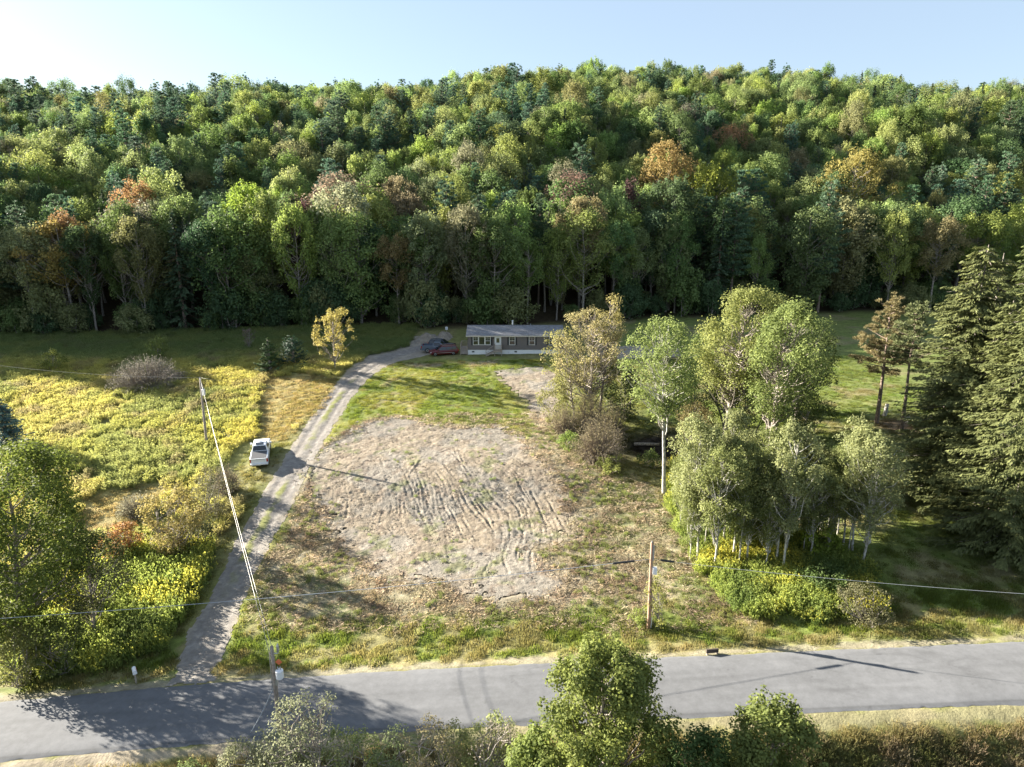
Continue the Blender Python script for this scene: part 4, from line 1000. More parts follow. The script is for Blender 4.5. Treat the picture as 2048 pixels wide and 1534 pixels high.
def bare(seed, H=12, R_=3, n=60, r0=.16, stems=1, upright=.8):
    r = np.random.default_rng(seed); g = Geo()
    for s in range(stems):
        a = s*2*math.pi/max(stems, 1)+r.random(); tip = np.array([math.cos(a)*R_*.5*(stems > 1)+r.normal()*.3, math.sin(a)*R_*.5*(stems > 1)+r.normal()*.3, H])
        t = np.linspace(-.03, 1, 8)[:, None]; p = tip*t; p[:, :2] += np.cumsum(r.normal(size=(8, 2))*.12, 0)*H/12; g.tube(p, r0/math.sqrt(stems)*np.linspace(1.1, .12, 8), 6, cap=False)
        for k in range(n//stems):
            z = r.uniform(.3, .97); b = np.array([np.interp(z*H, p[:, 2], p[:, 0]), np.interp(z*H, p[:, 2], p[:, 1]), z*H]); a = r.uniform(0, 6.28); Lb = R_*r.uniform(.4, 1)*(1.15-z)*1.3
            e = b+np.array([math.cos(a), math.sin(a), upright*r.uniform(.6, 1.4)])*Lb; limb(g, r, b, e, r0*.28*(1.2-z), .012, sag=-.05, n=4, sides=4)
            for q in range(3): f = b*.45+e*.55+rdir(1, r)[0]*Lb*.45+np.array([0, 0, Lb*.25]); limb(g, r, b*.5+e*.5, f, .022, .008, sag=0, n=3, sides=3)
    return g
def stems_geo(seed, R_=1.0, H=1.2, n=60, wid=.03, spread=.35, leafn=0, L=.12, W=.05, headn=0, headL=.12):
    """herb clump: upright stems with leaves; 'head' marks the flower or seed end"""
    r = np.random.default_rng(seed); g = Geo()
    a = r.uniform(0, 6.28, n); rad = R_*np.sqrt(r.random(n)); b = np.stack([rad*np.cos(a), rad*np.sin(a), np.zeros(n)-.05], 1)
    d = unit(np.stack([np.cos(a)*spread*r.random(n)+r.normal(size=n)*.15, np.sin(a)*spread*r.random(n)+r.normal(size=n)*.15, np.ones(n)], 1))
    h = H*r.uniform(.55, 1.1, n)*(1-.35*(rad/R_)**2)
    if wid: g.leaves(b+d*(h/2)[:, None], d, unit(r.normal(size=(n, 3))*np.array([1, 1, .15])), h, wid, lv=r.uniform(.7, 1.15, n))
    if leafn:
        i = np.repeat(np.arange(n), leafn); t = r.uniform(.25, .95, len(i)); p = b[i]+d[i]*(h[i]*t)[:, None]; dd = unit(rdir(len(i), r)+np.array([0, 0, .5])); p = p+dd*L*.4
        g.leaves(p, dd, unit(rdir(len(i), r)+np.array([0, 0, .6])), L*r.uniform(.7, 1.2, len(i)), W, lv=r.uniform(.7, 1.3, len(i)), head=0)
    if headn:
        i = np.repeat(np.arange(n), headn); dd = unit(rdir(len(i), r)+np.array([0, 0, .4])); p = b[i]+d[i]*(h[i]*r.uniform(.88, 1.04, len(i)))[:, None]+dd*headL*.5*np.array([1, 1, .4])
        g.leaves(p, dd, unit(rdir(len(i), r)+np.array([0, 0, .8])), headL*r.uniform(.7, 1.2, len(i)), headL*.5, lv=r.uniform(.8, 1.25, len(i)), head=1)
    return g

def lib_mesh(pair, name, bark, leaf=None):
    gt, gc = pair
    return (gt.mesh('trunk', [bark], smooth=True, merge_attr=False) if gt is not None else None, gc.mesh('crown', [leaf or M_leaf]) if gc is not None else None)
def place(kind, lib, x, y, label, cat, group=None, scale=(1, 1, 1), rz=0, tint=(.08, .11, .03), z=None, lean=(0, 0), bark=None):
    z = float(T(x, y))-.05 if z is None else z
    o = bpy.data.objects.new(kind, None); o.empty_display_size = .3
    o.location = (x, y, z); o.rotation_euler = (lean[0], lean[1], rz); o.scale = scale; COL.objects.link(o)
    tag(o, label, cat, group)
    tm, cm = lib
    if tm is not None: t = link(bpy.data.objects.new('trunk', tm), o)
    if cm is not None: c = link(bpy.data.objects.new('crown', cm), o); c['tint'] = [float(v) for v in tint]
    return o

# far and mid trees: shared variants
SZ = {}
def reg(name, pair, H, R_, bark, leaf=None): SZ[name] = (lib_mesh(pair, name, bark, leaf), H, R_)
_bl = [dict(hb=.36, nc=64, cr=1.25, R_=4.6, widest=.45), dict(hb=.30, nc=58, cr=1.4, R_=4.3, widest=.55, vert=1.5), dict(hb=.34, nc=74, cr=1.1, R_=4.8, widest=.5, tuft=1.0, vert=1.6),
       dict(hb=.26, nc=70, cr=1.2, R_=4.0, widest=.4, vert=1.7, tuft=.8), dict(hb=.42, nc=62, cr=1.15, R_=5.0, widest=.5, lobes=9), dict(hb=.32, nc=76, cr=1.05, R_=4.4, widest=.45, lobes=12, vert=1.5),
       dict(hb=.38, nc=52, cr=1.2, R_=3.6, widest=.5, vert=1.8, tuft=1.1, lobes=8)]
for k, d in enumerate(_bl):
    d = dict(d); d['R_'] *= 1.14; d['hb'] *= .8; d['nc'] = int(d['nc']*1.9); d['cr'] *= .80
    reg('bl%d' % k, broadleaf(100+k, H=18, npc=72, L=.33, W=.23, trunk_r=.22, limbs=.45, **d), 18, d['R_'], M_bark)
for k in range(3):
    d = _bl[(0, 3, 5)[k]].copy(); d.update(hb=.07, nc=110, widest=.55, R_=4.3)
    reg('low%d' % k, broadleaf(140+k, H=16, npc=84, L=.36, W=.25, trunk_r=.2, limbs=.35, **d), 16, 4.3, M_bark)
reg('bush0', broadleaf(150, H=4, R_=2.6, hb=.0, nc=34, cr=.75, npc=80, L=.30, W=.2, trunk_r=.08, stems=3, limbs=.3, widest=.35), 4, 2.6, M_bark)
reg('bush1', broadleaf(151, H=5, R_=2.3, hb=.0, nc=36, cr=.75, npc=80, L=.30, W=.2, trunk_r=.08, stems=2, limbs=.3, widest=.45, vert=1.5), 5, 2.3, M_bark)
for k in range(2): reg('wp%d' % k, whitepine(200+k, H=20, R_=4.2, hb=.30, L=.5, npt=22, wl=.11, tuftr=.62), 20, 4.2, M_pinebark, M_needle)
for k in range(2): reg('sp%d' % k, spruce(300+k, H=20, R_=3.8, step=.62, nb=8, per=24, L=.62, W=.26), 20, 3.8, M_pinebark, M_needle)

# ------------------------------------------------------------------ hillside forest
C_green = (.138, .196, .070); C_yg = (.245, .295, .104); C_lime = (.241, .314, .090); C_olive = (.205, .225, .098); C_dark = (.084, .134, .062)
C_blue = (.099, .159, .096); C_orange = (.336, .213, .101); C_red = (.202, .134, .112); C_gold = (.314, .280, .112); C_tan = (.255, .245, .135); C_spr = (.065, .095, .047); C_brown = (.19, .165, .11)
rf = np.random.default_rng(11)
pts = []
s = 6.0
yy = 0
row = 0
while True:
    d = 1.5+row*s*.87
    if d > 345: break
    xlim = 150+d*.86
    xs_ = np.arange(-xlim-(38 if row < 12 else 0), xlim, s)
    for x in xs_+(s/2 if row % 2 else 0):
        xx = x+rf.normal()*1.5; y = float(forest_base(xx))+d+rf.normal()*1.4
        pts.append((xx, y, d))
    row += 1
pts = np.array(pts)
# keep those in or near the picture
ux = pts[:, 0]/pts[:, 1]
pts = pts[(np.abs(ux) < .92) | ((ux < 0) & (pts[:, 0] > -215) & (pts[:, 2] < 75))]
n = len(pts)
patch = fbm(pts[:, 0]/30, pts[:, 1]/30, 121, 3); patch2 = fbm(pts[:, 0]/16+50, pts[:, 1]/16, 123, 3)
tall = fbm(pts[:, 0]/14, pts[:, 1]/14, 125, 2)
tree_specs = []
cols = [('green', C_green), ('yellow-green', C_yg), ('lime', C_lime), ('olive', C_olive), ('dark green', C_dark), ('tan', C_tan), ('gold', C_gold), ('brown', C_brown), ('orange', C_orange)]
for k in range(n):
    x, y, d = pts[k]; q = rf.random()
    right = x > 25
    pine_p = .07+.20*(patch[k] > .56)+(.07 if x < -10 and d > 30 else 0)
    spr_p = .02+(.16 if (x > 40 and d < 40) else 0)+(.30 if (x > 35 and 95 < d < 170 and patch2[k] > .42) else 0)
    if q < spr_p: kind = 'sp%d' % rf.integers(2); col = C_spr; cn = 'dark'
    elif q < spr_p+pine_p: kind = 'wp%d' % rf.integers(2); col = C_blue; cn = 'blue-green'
    else:
        kind = 'bl%d' % rf.integers(7)
        w = np.array([.30, .34, .12, .14, .08, .03, .008, .008, .001])
        if patch2[k] > .55: w[1] += .3; w[2] += .12
        if patch2[k] < .42: w[0] += .2; w[4] += .2
        if d < 25: w[3] += .12; w[5] += .06; w[7] += .05
        cn, col = cols[rf.choice(9, p=w/w.sum())]
    if kind[:2] == 'bl' and d < 13 and rf.random() < .36: kind = 'low%d' % rf.integers(3)
    H = (17.0+6*tall[k]+rf.normal()*2.3)*((1.08+.07*float(sstep(-20, -60, x))) if d < 14 else 1)
    if kind[:2] == 'wp': H += 2.5
    tree_specs.append([x, y, d, kind, np.clip(H, 12, 29), cn, np.array(col)*rf.uniform(.8, 1.25)*np.array([rf.uniform(.88, 1.12), 1, rf.uniform(.85, 1.15)])])
# particular trees the photograph shows (pixel of the crown top, row distance)
def force(px, py, kind, cn, col, Y, H=None, rw=1.0):
    d = ray(px, py); t = Y/d[1]; x = d[0]*t; ztop = d[2]*t+CAMZ; h = ztop-float(T(x, Y))
    j = np.argmin([(a[0]-x)**2+(a[1]-Y)**2 for a in tree_specs])
    tree_specs[j] = [x, Y, Y-float(forest_base(x)), kind, float(np.clip(h, 10, 30)), cn, np.array(col), 'special', rw]
force(110, 425, 'bl4', 'golden', (.30, .24, .08), 141, rw=1.25)
force(265, 362, 'bl0', 'bright orange', C_orange, 160)
force(495, 372, 'bl2', 'bright lime', (.22, .30, .06), 152, rw=1.1)
force(680, 350, 'bl1', 'rusty brown', (.21, .165, .115), 163, rw=1.2)
force(800, 340, 'bl5', 'tan', (.25, .215, .12), 168)
force(595, 408, 'bl6', 'dark maroon', (.11, .06, .055), 149)
force(790, 455, 'bl4', 'thin golden brown', (.25, .20, .09), 144)
force(1340, 285, 'bl3', 'orange-yellow', (.29, .22, .09), 178)
force(1145, 348, 'bl1', 'reddish brown', (.19, .13, .10), 166)
force(1262, 365, 'bl6', 'dark red', (.14, .09, .08), 164)
force(1165, 378, 'bl5', 'pale tan', (.27, .235, .12), 153)
force(1715, 300, 'bl0', 'pale yellow', (.27, .24, .08), 178, rw=1.2)
force(1890, 420, 'bl4', 'tan', (.25, .22, .11), 150)
force(1000, 252, 'bl2', 'pale lime', (.24, .26, .07), 205)
force(905, 350, 'bl3', 'pale green', (.2, .235, .075), 160)
force(1420, 330, 'bl2', 'pale lime', (.22, .25, .055), 172, rw=1.2)
force(490, 146, 'wp0', 'blue-green', C_blue, 322); force(440, 150, 'wp1', 'blue-green', C_blue, 322); force(250, 150, 'bl0', 'dark green', C_dark, 310)
def vis_score(a):
    x, Y = a[0], a[1]; return (Y if abs(x/Y) < .80 else 1e6+Y)
order = sorted(range(len(tree_specs)), key=lambda i: (0 if len(tree_specs[i]) > 7 else 1, vis_score(tree_specs[i])))
NI = 262
indiv = order[:NI]; rest = order[NI:]
kname = {'lo': ('broadleaf_tree', 'tree'), 'bl': ('broadleaf_tree', 'tree'), 'wp': ('pine_tree', 'pine tree'), 'sp': ('spruce_tree', 'spruce')}
for i in indiv:
    a = tree_specs[i]; x, Y, d, kind, H, cn, col = a[:7]; lib, H0, R0 = SZ[kind]
    sc_ = H/H0; w = sc_*rf.uniform(.66, 1.05)*(a[8] if len(a) > 8 else 1)
    nm, cat = kname[kind[:2]]
    if len(a) > 7: lab = {'lo': '', 'wp': '%s pine crown standing out on the skyline of the hill', 'bl': '%s tree standing out among green trees on the wooded hill'}[kind[:2]] % cn; grp = lab.replace(' tree ', ' trees ').replace(' pine crown ', ' pine crowns ')
    else:
        pxx = 1024+1024/.75*x/(Y*CP+6)
        reg_ = 'behind the left meadow' if pxx < 500 else 'behind the driveway bend' if pxx < 800 else 'behind the house' if pxx < 1220 else 'behind the grove' if pxx < 1680 else 'behind the big spruces'
        zone = 'at the shaded foot of the wood' if d < 14 else 'low on the wooded hill'
        lab = '%s %s %s '+reg_; lab = lab % (cn, {'bl': 'broadleaf tree', 'lo': 'low-branched tree', 'wp': 'soft-needled pine', 'sp': 'pointed spruce'}[kind[:2]], zone); grp = lab.replace('broadleaf tree', 'broadleaf trees').replace('pine', 'pines').replace('spruce', 'spruces')
    place(nm, lib, x, Y, lab, cat, grp, (w, w, sc_), rf.uniform(0, 6.28), col)

# leafy bushes closing the foot of the wood
rb = np.random.default_rng(17)
for k in range(105):
    x = rb.uniform(-118, 135); Y = float(forest_base(x))+rb.uniform(-2.5, 5.5)
    if abs(x/Y) > .85: continue
    wh = 'behind the meadow' if x/Y < -.32 else 'behind the house' if x/Y < .13 else 'behind the grove'
    kd = 'bush%d' % rb.integers(2); lib, H0, R0 = SZ[kd]; h = rb.uniform(.7, 1.7)
    c = (C_green, C_dark, C_olive)[rb.integers(3)]; nm = ('green', 'dark green', 'olive')[[C_green, C_dark, C_olive].index(c)]
    place('bush', lib, x, Y, 'shaded %s bush at the foot of the wood %s' % (nm, wh), 'bush', '%s bushes along the foot of the wood %s' % (nm, wh), (h, h, h*rb.uniform(.9, 1.5)), rb.uniform(0, 6.28), c)

# the rest of the wood: one mass, instances on points
def lib_collection(name, entries):
    """objects only used as instance sources; never linked to the scene"""
    c = bpy.data.collections.new(name)
    for k, me in enumerate(entries):
        o = bpy.data.objects.new('%s_%02d' % (name, k), me); c.objects.link(o)
    return c
def scatter(name, coll, pos, scl, rot, tint, idx, label, tip=None, kind='stuff'):
    pos = np.asarray(pos, np.float32); n = len(pos)
    me = bpy.data.meshes.new(name); me.vertices.add(n); me.vertices.foreach_set('co', pos.ravel())
    def at_(nm, ty, arr, key):
        a = me.attributes.new(nm, ty, 'POINT'); a.data.foreach_set(key, np.ascontiguousarray(arr).ravel())
    at_('scl', 'FLOAT_VECTOR', np.asarray(scl, np.float32), 'vector'); at_('rot', 'FLOAT_VECTOR', np.asarray(rot, np.float32), 'vector')
    c4 = np.ones((n, 4), np.float32); c4[:, :3] = tint; at_('tint', 'FLOAT_COLOR', c4, 'color')
    if tip is not None: c5 = np.ones((n, 4), np.float32); c5[:, :3] = tip; at_('tip', 'FLOAT_COLOR', c5, 'color')
    at_('idx', 'INT', np.asarray(idx, np.int32), 'value')
    o = link(bpy.data.objects.new(name, me)); tag(o, label, None, None, kind)
    ng = bpy.data.node_groups.new(name, 'GeometryNodeTree'); ng.interface.new_socket('Geometry', in_out='INPUT', socket_type='NodeSocketGeometry'); ng.interface.new_socket('Geometry', in_out='OUTPUT', socket_type='NodeSocketGeometry')
    N = ng.nodes; Lk = ng.links; gi = N.new('NodeGroupInput'); go = N.new('NodeGroupOutput'); iop = N.new('GeometryNodeInstanceOnPoints')
    ci = N.new('GeometryNodeCollectionInfo'); ci.inputs[0].default_value = coll; ci.inputs[1].default_value = True; ci.inputs[2].default_value = True
    def na(nm, ty): q = N.new('GeometryNodeInputNamedAttribute'); q.data_type = ty; q.inputs[0].default_value = nm; return q.outputs[0]
    Lk.new(gi.outputs[0], iop.inputs['Points']); Lk.new(ci.outputs[0], iop.inputs['Instance']); iop.inputs['Pick Instance'].default_value = True
    Lk.new(na('idx', 'INT'), iop.inputs['Instance Index']); Lk.new(na('scl', 'FLOAT_VECTOR'), iop.inputs['Scale'])
    er = N.new('FunctionNodeEulerToRotation'); Lk.new(na('rot', 'FLOAT_VECTOR'), er.inputs[0]); Lk.new(er.outputs[0], iop.inputs['Rotation'])
    Lk.new(iop.outputs[0], go.inputs[0])
    m = o.modifiers.new('scatter', 'NODES'); m.node_group = ng
    return o
def joined(kind):
    (tm, cm), H, R_ = SZ[kind]
    o1 = Geo()
    return cm
far_names = ['bl%d' % k for k in range(7)]+['low0', 'low1', 'low2']+['wp0', 'wp1', 'sp0', 'sp1']
def merged_mesh(kind):
    (tm, cm), H, R_ = SZ[kind]
    def arr(me):
        v = np.empty(len(me.vertices)*3, np.float32); me.vertices.foreach_get('co', v)
        ls = np.empty(len(me.loops), np.int32); me.loops.foreach_get('vertex_index', ls); return v.reshape(-1, 3), ls.reshape(-1, 4)
    v1, q1 = arr(cm); lv = np.empty(len(cm.vertices), np.float32); cm.attributes['lv'].data.foreach_get('value', lv)
    v2, q2 = arr(tm)
    return build_mesh(kind, np.vstack([v1, v2]), np.vstack([q1, q2+len(v1)]), [cm.materials[0], tm.materials[0]], np.concatenate([np.zeros(len(q1)), np.ones(len(q2))]), False, {'lv': np.concatenate([lv, np.ones(len(v2), np.float32)])})
fc = lib_collection('forest_kinds', [merged_mesh(k) for k in far_names])
ps, ss, rs, ts, ids = [], [], [], [], []
for i in rest:
    x, Y, d, kind, H, cn, col = tree_specs[i][:7]; H0 = SZ[kind][1]; k = H/H0; w = k*rf.uniform(.62, 1.05)
    ps.append((x, Y, float(T(x, Y))-.1)); ss.append((w, w, k)); rs.append((0, 0, rf.uniform(0, 6.28))); ts.append(col); ids.append(far_names.index(kind))
scatter('hillside_forest', fc, ps, ss, rs, ts, ids, 'dense mixed autumn forest covering the upper hillside')
print('forest', n, len(rest))

#@@NEAR
# ------------------------------------------------------------------ trees and bushes of the foreground and the middle
def spec(bx, by, topx, topy, hwpx, dx=0.0):
    b = P(bx, by); h = top_z(topx, topy, b[1])-b[2]; zc = 1365.33/ (b[1]*CP-(b[2]+h*.6-CAMZ)*SP)
    lean = (ray(topx, topy)[0]/ray(topx, topy)[1]*b[1]-b[0])/h
    return b, float(h), hwpx/zc, lean
def near(kind, bx, by, topx, topy, hwpx, label, cat, tint, seed, group=None, bark=None, gen='broad', leaf=None, **kw):
    b, h, r_, lean = spec(bx, by, topx, topy, hwpx)
    if gen == 'broad': pair = broadleaf(seed, H=h, R_=r_, lean=kw.pop('lean', lean), **kw)
    elif gen == 'pine': pair = whitepine(seed, H=h, R_=r_, **kw)
    elif gen == 'spruce': pair = spruce(seed, H=h, R_=r_, **kw)
    lib = lib_mesh(pair, kind, bark or M_bark, leaf or (M_needle if gen != 'broad' else M_leaf))
    return place(kind, lib, b[0], b[1], label, cat, group, tint=tint)
# young yellow maple by the driveway
near('maple_tree', 671, 742, 669, 614, 41, 'young golden-yellow maple beside the driveway bend', 'maple tree', (.34, .30, .10), 501, hb=.22, nc=64, cr=.55, npc=55, L=.26, W=.20, trunk_r=.12, widest=.4, limbs=.8)
near('pine_tree', 541, 744, 540, 676, 28, 'small bushy green pine with a pointed top, left of the yellow maple', 'pine tree', (0.075, 0.120, 0.046), 502, gen='spruce', step=.35, nb=12, per=34, L=.32, W=.13, droop=-.15, power=.7)
near('pine_tree', 588, 732, 586, 674, 34, 'rounded dark green pine just right of the small pointed pine', 'pine tree', (0.038, 0.069, 0.043), 503, gen='spruce', step=.35, nb=12, per=34, L=.32, W=.13, droop=-.2, power=.5)
near('sapling', 498, 700, 499, 656, 13, 'thin pale half-bare sapling left of the two small pines', 'sapling', (0.217, 0.173, 0.138), 504, hb=.2, nc=26, cr=.32, npc=22, L=.2, W=.14, trunk_r=.05, limbs=1, vert=1.4)
near('young_tree', 316, 722, 314, 676, 22, 'small pale green tree rising behind the grey bush mound', 'small tree', (0.217, 0.253, 0.076), 505, hb=.1, nc=40, cr=.5, npc=45, L=.24, W=.17, trunk_r=.08, vert=1.5, tuft=1)
near('bush', 103, 742, 103, 700, 27, 'round yellow-green bush alone near the left of the meadow', 'bush', (0.203, 0.226, 0.061), 506, hb=.0, nc=46, cr=.55, npc=50, L=.22, W=.15, trunk_r=.07, stems=3, widest=.4)
near('spruce_tree', 16, 896, 14, 795, 48, 'dense blue-green spruce cut off by the left edge', 'spruce', (0.075, 0.126, 0.115), 507, gen='spruce', step=.3, nb=12, per=40, L=.34, W=.14, power=.75, droop=.05)
# grey twiggy mound
def twig_bush(name, bx, by, topx, topy, hwpx, label, tint, seed, n=420, leafn=5, cat='bush', L=.14, W=.08, mat=None):
    b, h, r_, lean = spec(bx, by, topx, topy, hwpx); r = np.random.default_rng(seed); gt = Geo(); gc = Geo()
    a = r.uniform(0, 6.28, n); el = np.arccos(r.uniform(0.05, 1, n)); d = np.stack([np.cos(a)*np.sin(el)*r_, np.sin(a)*np.sin(el)*r_, np.cos(el)*h], 1)*r.uniform(.75, 1.05, n)[:, None]
    b0 = d*np.array([.38, .38, 0])
    t = np.linspace(0, 1, 4)[:, None]
    for k in range(n):
        p = b0[k]*(1-t)+d[k]*t; p[:, 2] += np.sin(t[:, 0]*math.pi)*h*.12; gt.tube(p, [.022, .017, .012, .006], 3, cap=False)
    i = np.repeat(np.arange(n), leafn); s = r.uniform(.5, 1.02, len(i)); p = b0[i]*(1-s)[:, None]+d[i]*s[:, None]+r.normal(size=(len(i), 3))*.12; p[:, 2] += np.sin(s*math.pi)*h*.12
    gc.leaves(p, rdir(len(i), r), unit(rdir(len(i), r)+[0, 0, .6]), L, W, lv=r.uniform(.7, 1.3, len(i)))
    lib = (gt.mesh('stems', [mat or M_twig], merge_attr=False), gc.mesh('crown', [M_leaf])); o = place(name, lib, b[0], b[1], label, cat, tint=tint)
    for c in o.children:
        if c.name.startswith('trunk'): c.name = 'stems'
    return o
twig_bush('willow_bush', 296, 772, 292, 711, 78, 'wide grey-brown twiggy bush mound in the meadow', (0.176, 0.166, 0.138), 510, 900, 9)
# olive trees by the house
near('ash_tree', 1181, 848, 1140, 612, 96, 'sparse olive-brown tree in front of the right half of the house', 'tree', (.30, .27, .13), 511, hb=.26, nc=170, cr=.62, npc=40, L=.22, W=.15, trunk_r=.17, limbs=.95, twigs=1, inner=.25, lobes=22, lean=-.05)
near('ash_tree', 1196, 842, 1222, 592, 46, 'taller thin-leaved tree with forked pale limbs, right behind the sparse olive-brown tree', 'tree', (.30, .27, .11), 512, hb=.42, nc=64, cr=.62, npc=42, L=.22, W=.15, trunk_r=.2, limbs=1, twigs=1, inner=.3, lobes=14, lean=.07)
near('ash_tree', 1150, 838, 1120, 660, 52, 'low spreading olive tree at the left of the clump by the house', 'tree', (0.258, 0.253, 0.092), 513, hb=.2, nc=80, cr=.6, npc=46, L=.22, W=.15, trunk_r=.12, limbs=.8, inner=.3)
near('bush', 1246, 838, 1240, 722, 52, 'dark green bushy tree behind the olive trees, above the black hollow', 'bush', (0.088, 0.113, 0.043), 514, hb=.0, nc=90, cr=.8, npc=70, L=.26, W=.18, trunk_r=.1, stems=2)
twig_bush('crabapple_bush', 1195, 922, 1185, 826, 62, 'half-bare brown twiggy bush leaning over the corner of the clearing', (0.258, 0.226, 0.138), 515, 620, 7, mat=M_twig)
near('bush', 1143, 900, 1140, 866, 26, 'low bright green bush left of the twiggy brown bush', 'bush', (0.176, 0.239, 0.061), 516, hb=.0, nc=34, cr=.4, npc=50, L=.18, W=.12, trunk_r=.04, stems=3)
near('bush', 1225, 945, 1222, 912, 30, 'low yellow-green bush right under the twiggy brown bush', 'bush', (0.203, 0.226, 0.069), 517, hb=.0, nc=30, cr=.4, npc=50, L=.18, W=.12, trunk_r=.04, stems=3)
near('bush', 1305, 935, 1302, 902, 24, 'small green bush beside the white log in the dark hollow', 'bush', (0.109, 0.146, 0.046), 518, hb=.0, nc=26, cr=.4, npc=50, L=.18, W=.12, trunk_r=.04, stems=3)
# fallen log in the hollow
b = P(1318, 893); a = P(1268, 891); lg = tag(empty('fallen_log', tuple(a)), 'pale fallen log lying in the dark hollow among the trees', 'log')
g = Geo(); e = b-a; g.tube([(0, 0, .2), tuple(e*.5+[0, 0, .24]), tuple(e+[0, 0, .28])], [.22, .2, .17], 9); g.obj('trunk', M_bark, lg, smooth=True)
twig_bush('bush', 1130, 868, 1128, 806, 40, 'tan brushy thicket at the foot of the olive trees by the clearing corner', (.25, .22, .13), 590, 420, 7)
twig_bush('bush', 1180, 858, 1176, 775, 44, 'tall tan and olive thicket round the trunks of the olive trees', (.24, .22, .11), 591, 460, 8)
twig_bush('bush', 1222, 880, 1218, 800, 40, 'brown thicket between the olive trees and the dark hollow', (.19, .17, .09), 592, 420, 7)
near('bush', 1105, 845, 1102, 770, 34, 'leafy olive bush at the left foot of the olive trees', 'bush', (.22, .22, .08), 593, hb=.0, nc=60, cr=.5, npc=44, L=.18, W=.12, trunk_r=.05, stems=3)
# cottonwoods and aspens
near('aspen_tree', 1328, 986, 1322, 630, 70, 'tall aspen with a long bare pale trunk at the left edge of the grove', 'aspen', (0.207, 0.255, 0.087), 520, hb=.44, nc=120, cr=.8, npc=110, L=.20, W=.15, trunk_r=.21, limbs=.9, bark=M_birch, inner=.4, widest=.5, bend=.006)
near('cottonwood_tree', 1527, 972, 1592, 604, 78, 'big cottonwood with a thick straight grey trunk, right of the grove centre', 'tree', (0.180, 0.221, 0.074), 521, hb=.36, nc=190, cr=.95, npc=105, L=.22, W=.16, trunk_r=.3, limbs=.8, inner=.4, lobes=26, bend=.01)
near('cottonwood_tree', 1440, 912, 1512, 572, 92, 'broadest cottonwood with pale leaning limbs, its crown highest in the grove', 'tree', (0.221, 0.242, 0.081), 522, hb=.34, nc=230, cr=1.0, npc=105, L=.22, W=.16, trunk_r=.27, limbs=.8, inner=.4, lobes=30, bend=.01)
near('cottonwood_tree', 1452, 862, 1420, 660, 62, 'cottonwood behind the tall aspen, its pale forked trunk showing', 'tree', (0.173, 0.221, 0.067), 523, hb=.3, nc=90, cr=.9, npc=95, L=.22, W=.16, trunk_r=.2, stems=2, bark=M_birch, limbs=.8)
near('cottonwood_tree', 1590, 850, 1625, 628, 60, 'darker tree at the right shoulder of the grove towards the lawn', 'tree', (0.109, 0.140, 0.049), 524, hb=.15, nc=110, cr=.95, npc=95, L=.24, W=.17, trunk_r=.22, limbs=.6)
near('ash_tree', 1394, 905, 1385, 800, 44, 'brownish-olive small tree between the tall aspen and the cottonwoods', 'tree', (0.231, 0.200, 0.092), 525, hb=.2, nc=70, cr=.6, npc=50, L=.2, W=.14, trunk_r=.1, limbs=.8)
ASP = [broadleaf(600+k, H=12, R_=2.1, hb=.27, nc=84, cr=.6, npc=105, L=.165, W=.13, vert=1.4, trunk_r=.10, inner=.25, limbs=.8, widest=.5, bend=.012, tuft=.8, lobes=(0, 14, 18, 0)[k]) for k in range(4)]
ASPL = [lib_mesh(p, 'aspen', M_birch) for p in ASP]
asp = [(1396, 1120, 1382, 835, 48, 'slender aspen just right of the tall bare-trunked one'), (1428, 1140, 1440, 880, 46, 'front-left aspen of the grove above the yellow goldenrod'),
       (1447, 1092, 1476, 820, 44, 'aspen in the second row of the grove, pale top below the broad cottonwood'), (1464, 1118, 1490, 880, 44, 'aspen in the middle of the front row with a leaning thin trunk'),
       (1493, 1128, 1520, 900, 42, 'small aspen in the middle of the front row beside the twin trunks'), (1551, 1132, 1572, 905, 45, 'left one of the twin white-trunked aspens in front of the thick cottonwood trunk'),
       (1565, 1146, 1604, 845, 50, 'right one of the twin white-trunked aspens, its top taller and paler'), (1686, 1088, 1702, 905, 42, 'grey-green aspen behind the white-trunked one at the right end'),
       (1724, 1136, 1762, 872, 52, 'aspen with a bright white leaning trunk at the right end of the grove'), (1704, 1100, 1735, 832, 46, 'tallest aspen at the right end, standing behind the white leaning trunk'),
       (1360, 1062, 1368, 900, 32, 'low aspen at the left corner of the grove by the clearing'), (1640, 1060, 1660, 900, 44, 'dull olive aspen between the twin aspens and the right end'),
       (1520, 1060, 1560, 850, 40, 'aspen in the second row in front of the thick cottonwood trunk'), (1600, 1040, 1640, 880, 44, 'shaded aspen in the back row near the reddish bush'),
       (1380, 1085, 1400, 905, 36, 'slim aspen of the front row, second from the clearing side'), (1475, 1135, 1500, 935, 34, 'short slim aspen directly above the goldenrod, left of the twin aspens'), (1530, 1140, 1546, 950, 32, 'shortest aspen of the front row beside the twin aspens'), (1620, 1120, 1650, 930, 38, 'slim aspen right of the twin aspens over the dark green bush')]
ra_ = np.random.default_rng(5)
for k, (bx, by, tx, ty, hw, lab) in enumerate(asp):
    b, h, r_, lean = spec(bx, by, tx, ty, hw); c = np.array((.235, .255, .115) if k in (6, 8, 9, 2, 0) else (.19, .215, .08))*ra_.uniform(.9, 1.1)
    if k in (11, 13): c = np.array((.14, .15, .06))
    place('aspen_tree', ASPL[k % 4], b[0], b[1], lab, 'aspen', None, (r_/2.0, r_/2.0, h/12), ra_.uniform(0, 6.28), c, lean=(0, lean*.8))
for k in range(26):
    bx = ra_.uniform(1375, 1700); by = ra_.uniform(1040, 1125); b = P(bx, by); h = ra_.uniform(.55, .8)
    place('aspen_sapling', ASPL[k % 4], b[0], b[1], 'thin pale-stemmed aspen sapling crowded among the front of the grove', 'aspen', 'thin aspen saplings in the grove', (.6, .6, h), ra_.uniform(0, 6.28), (.19, .215, .08))
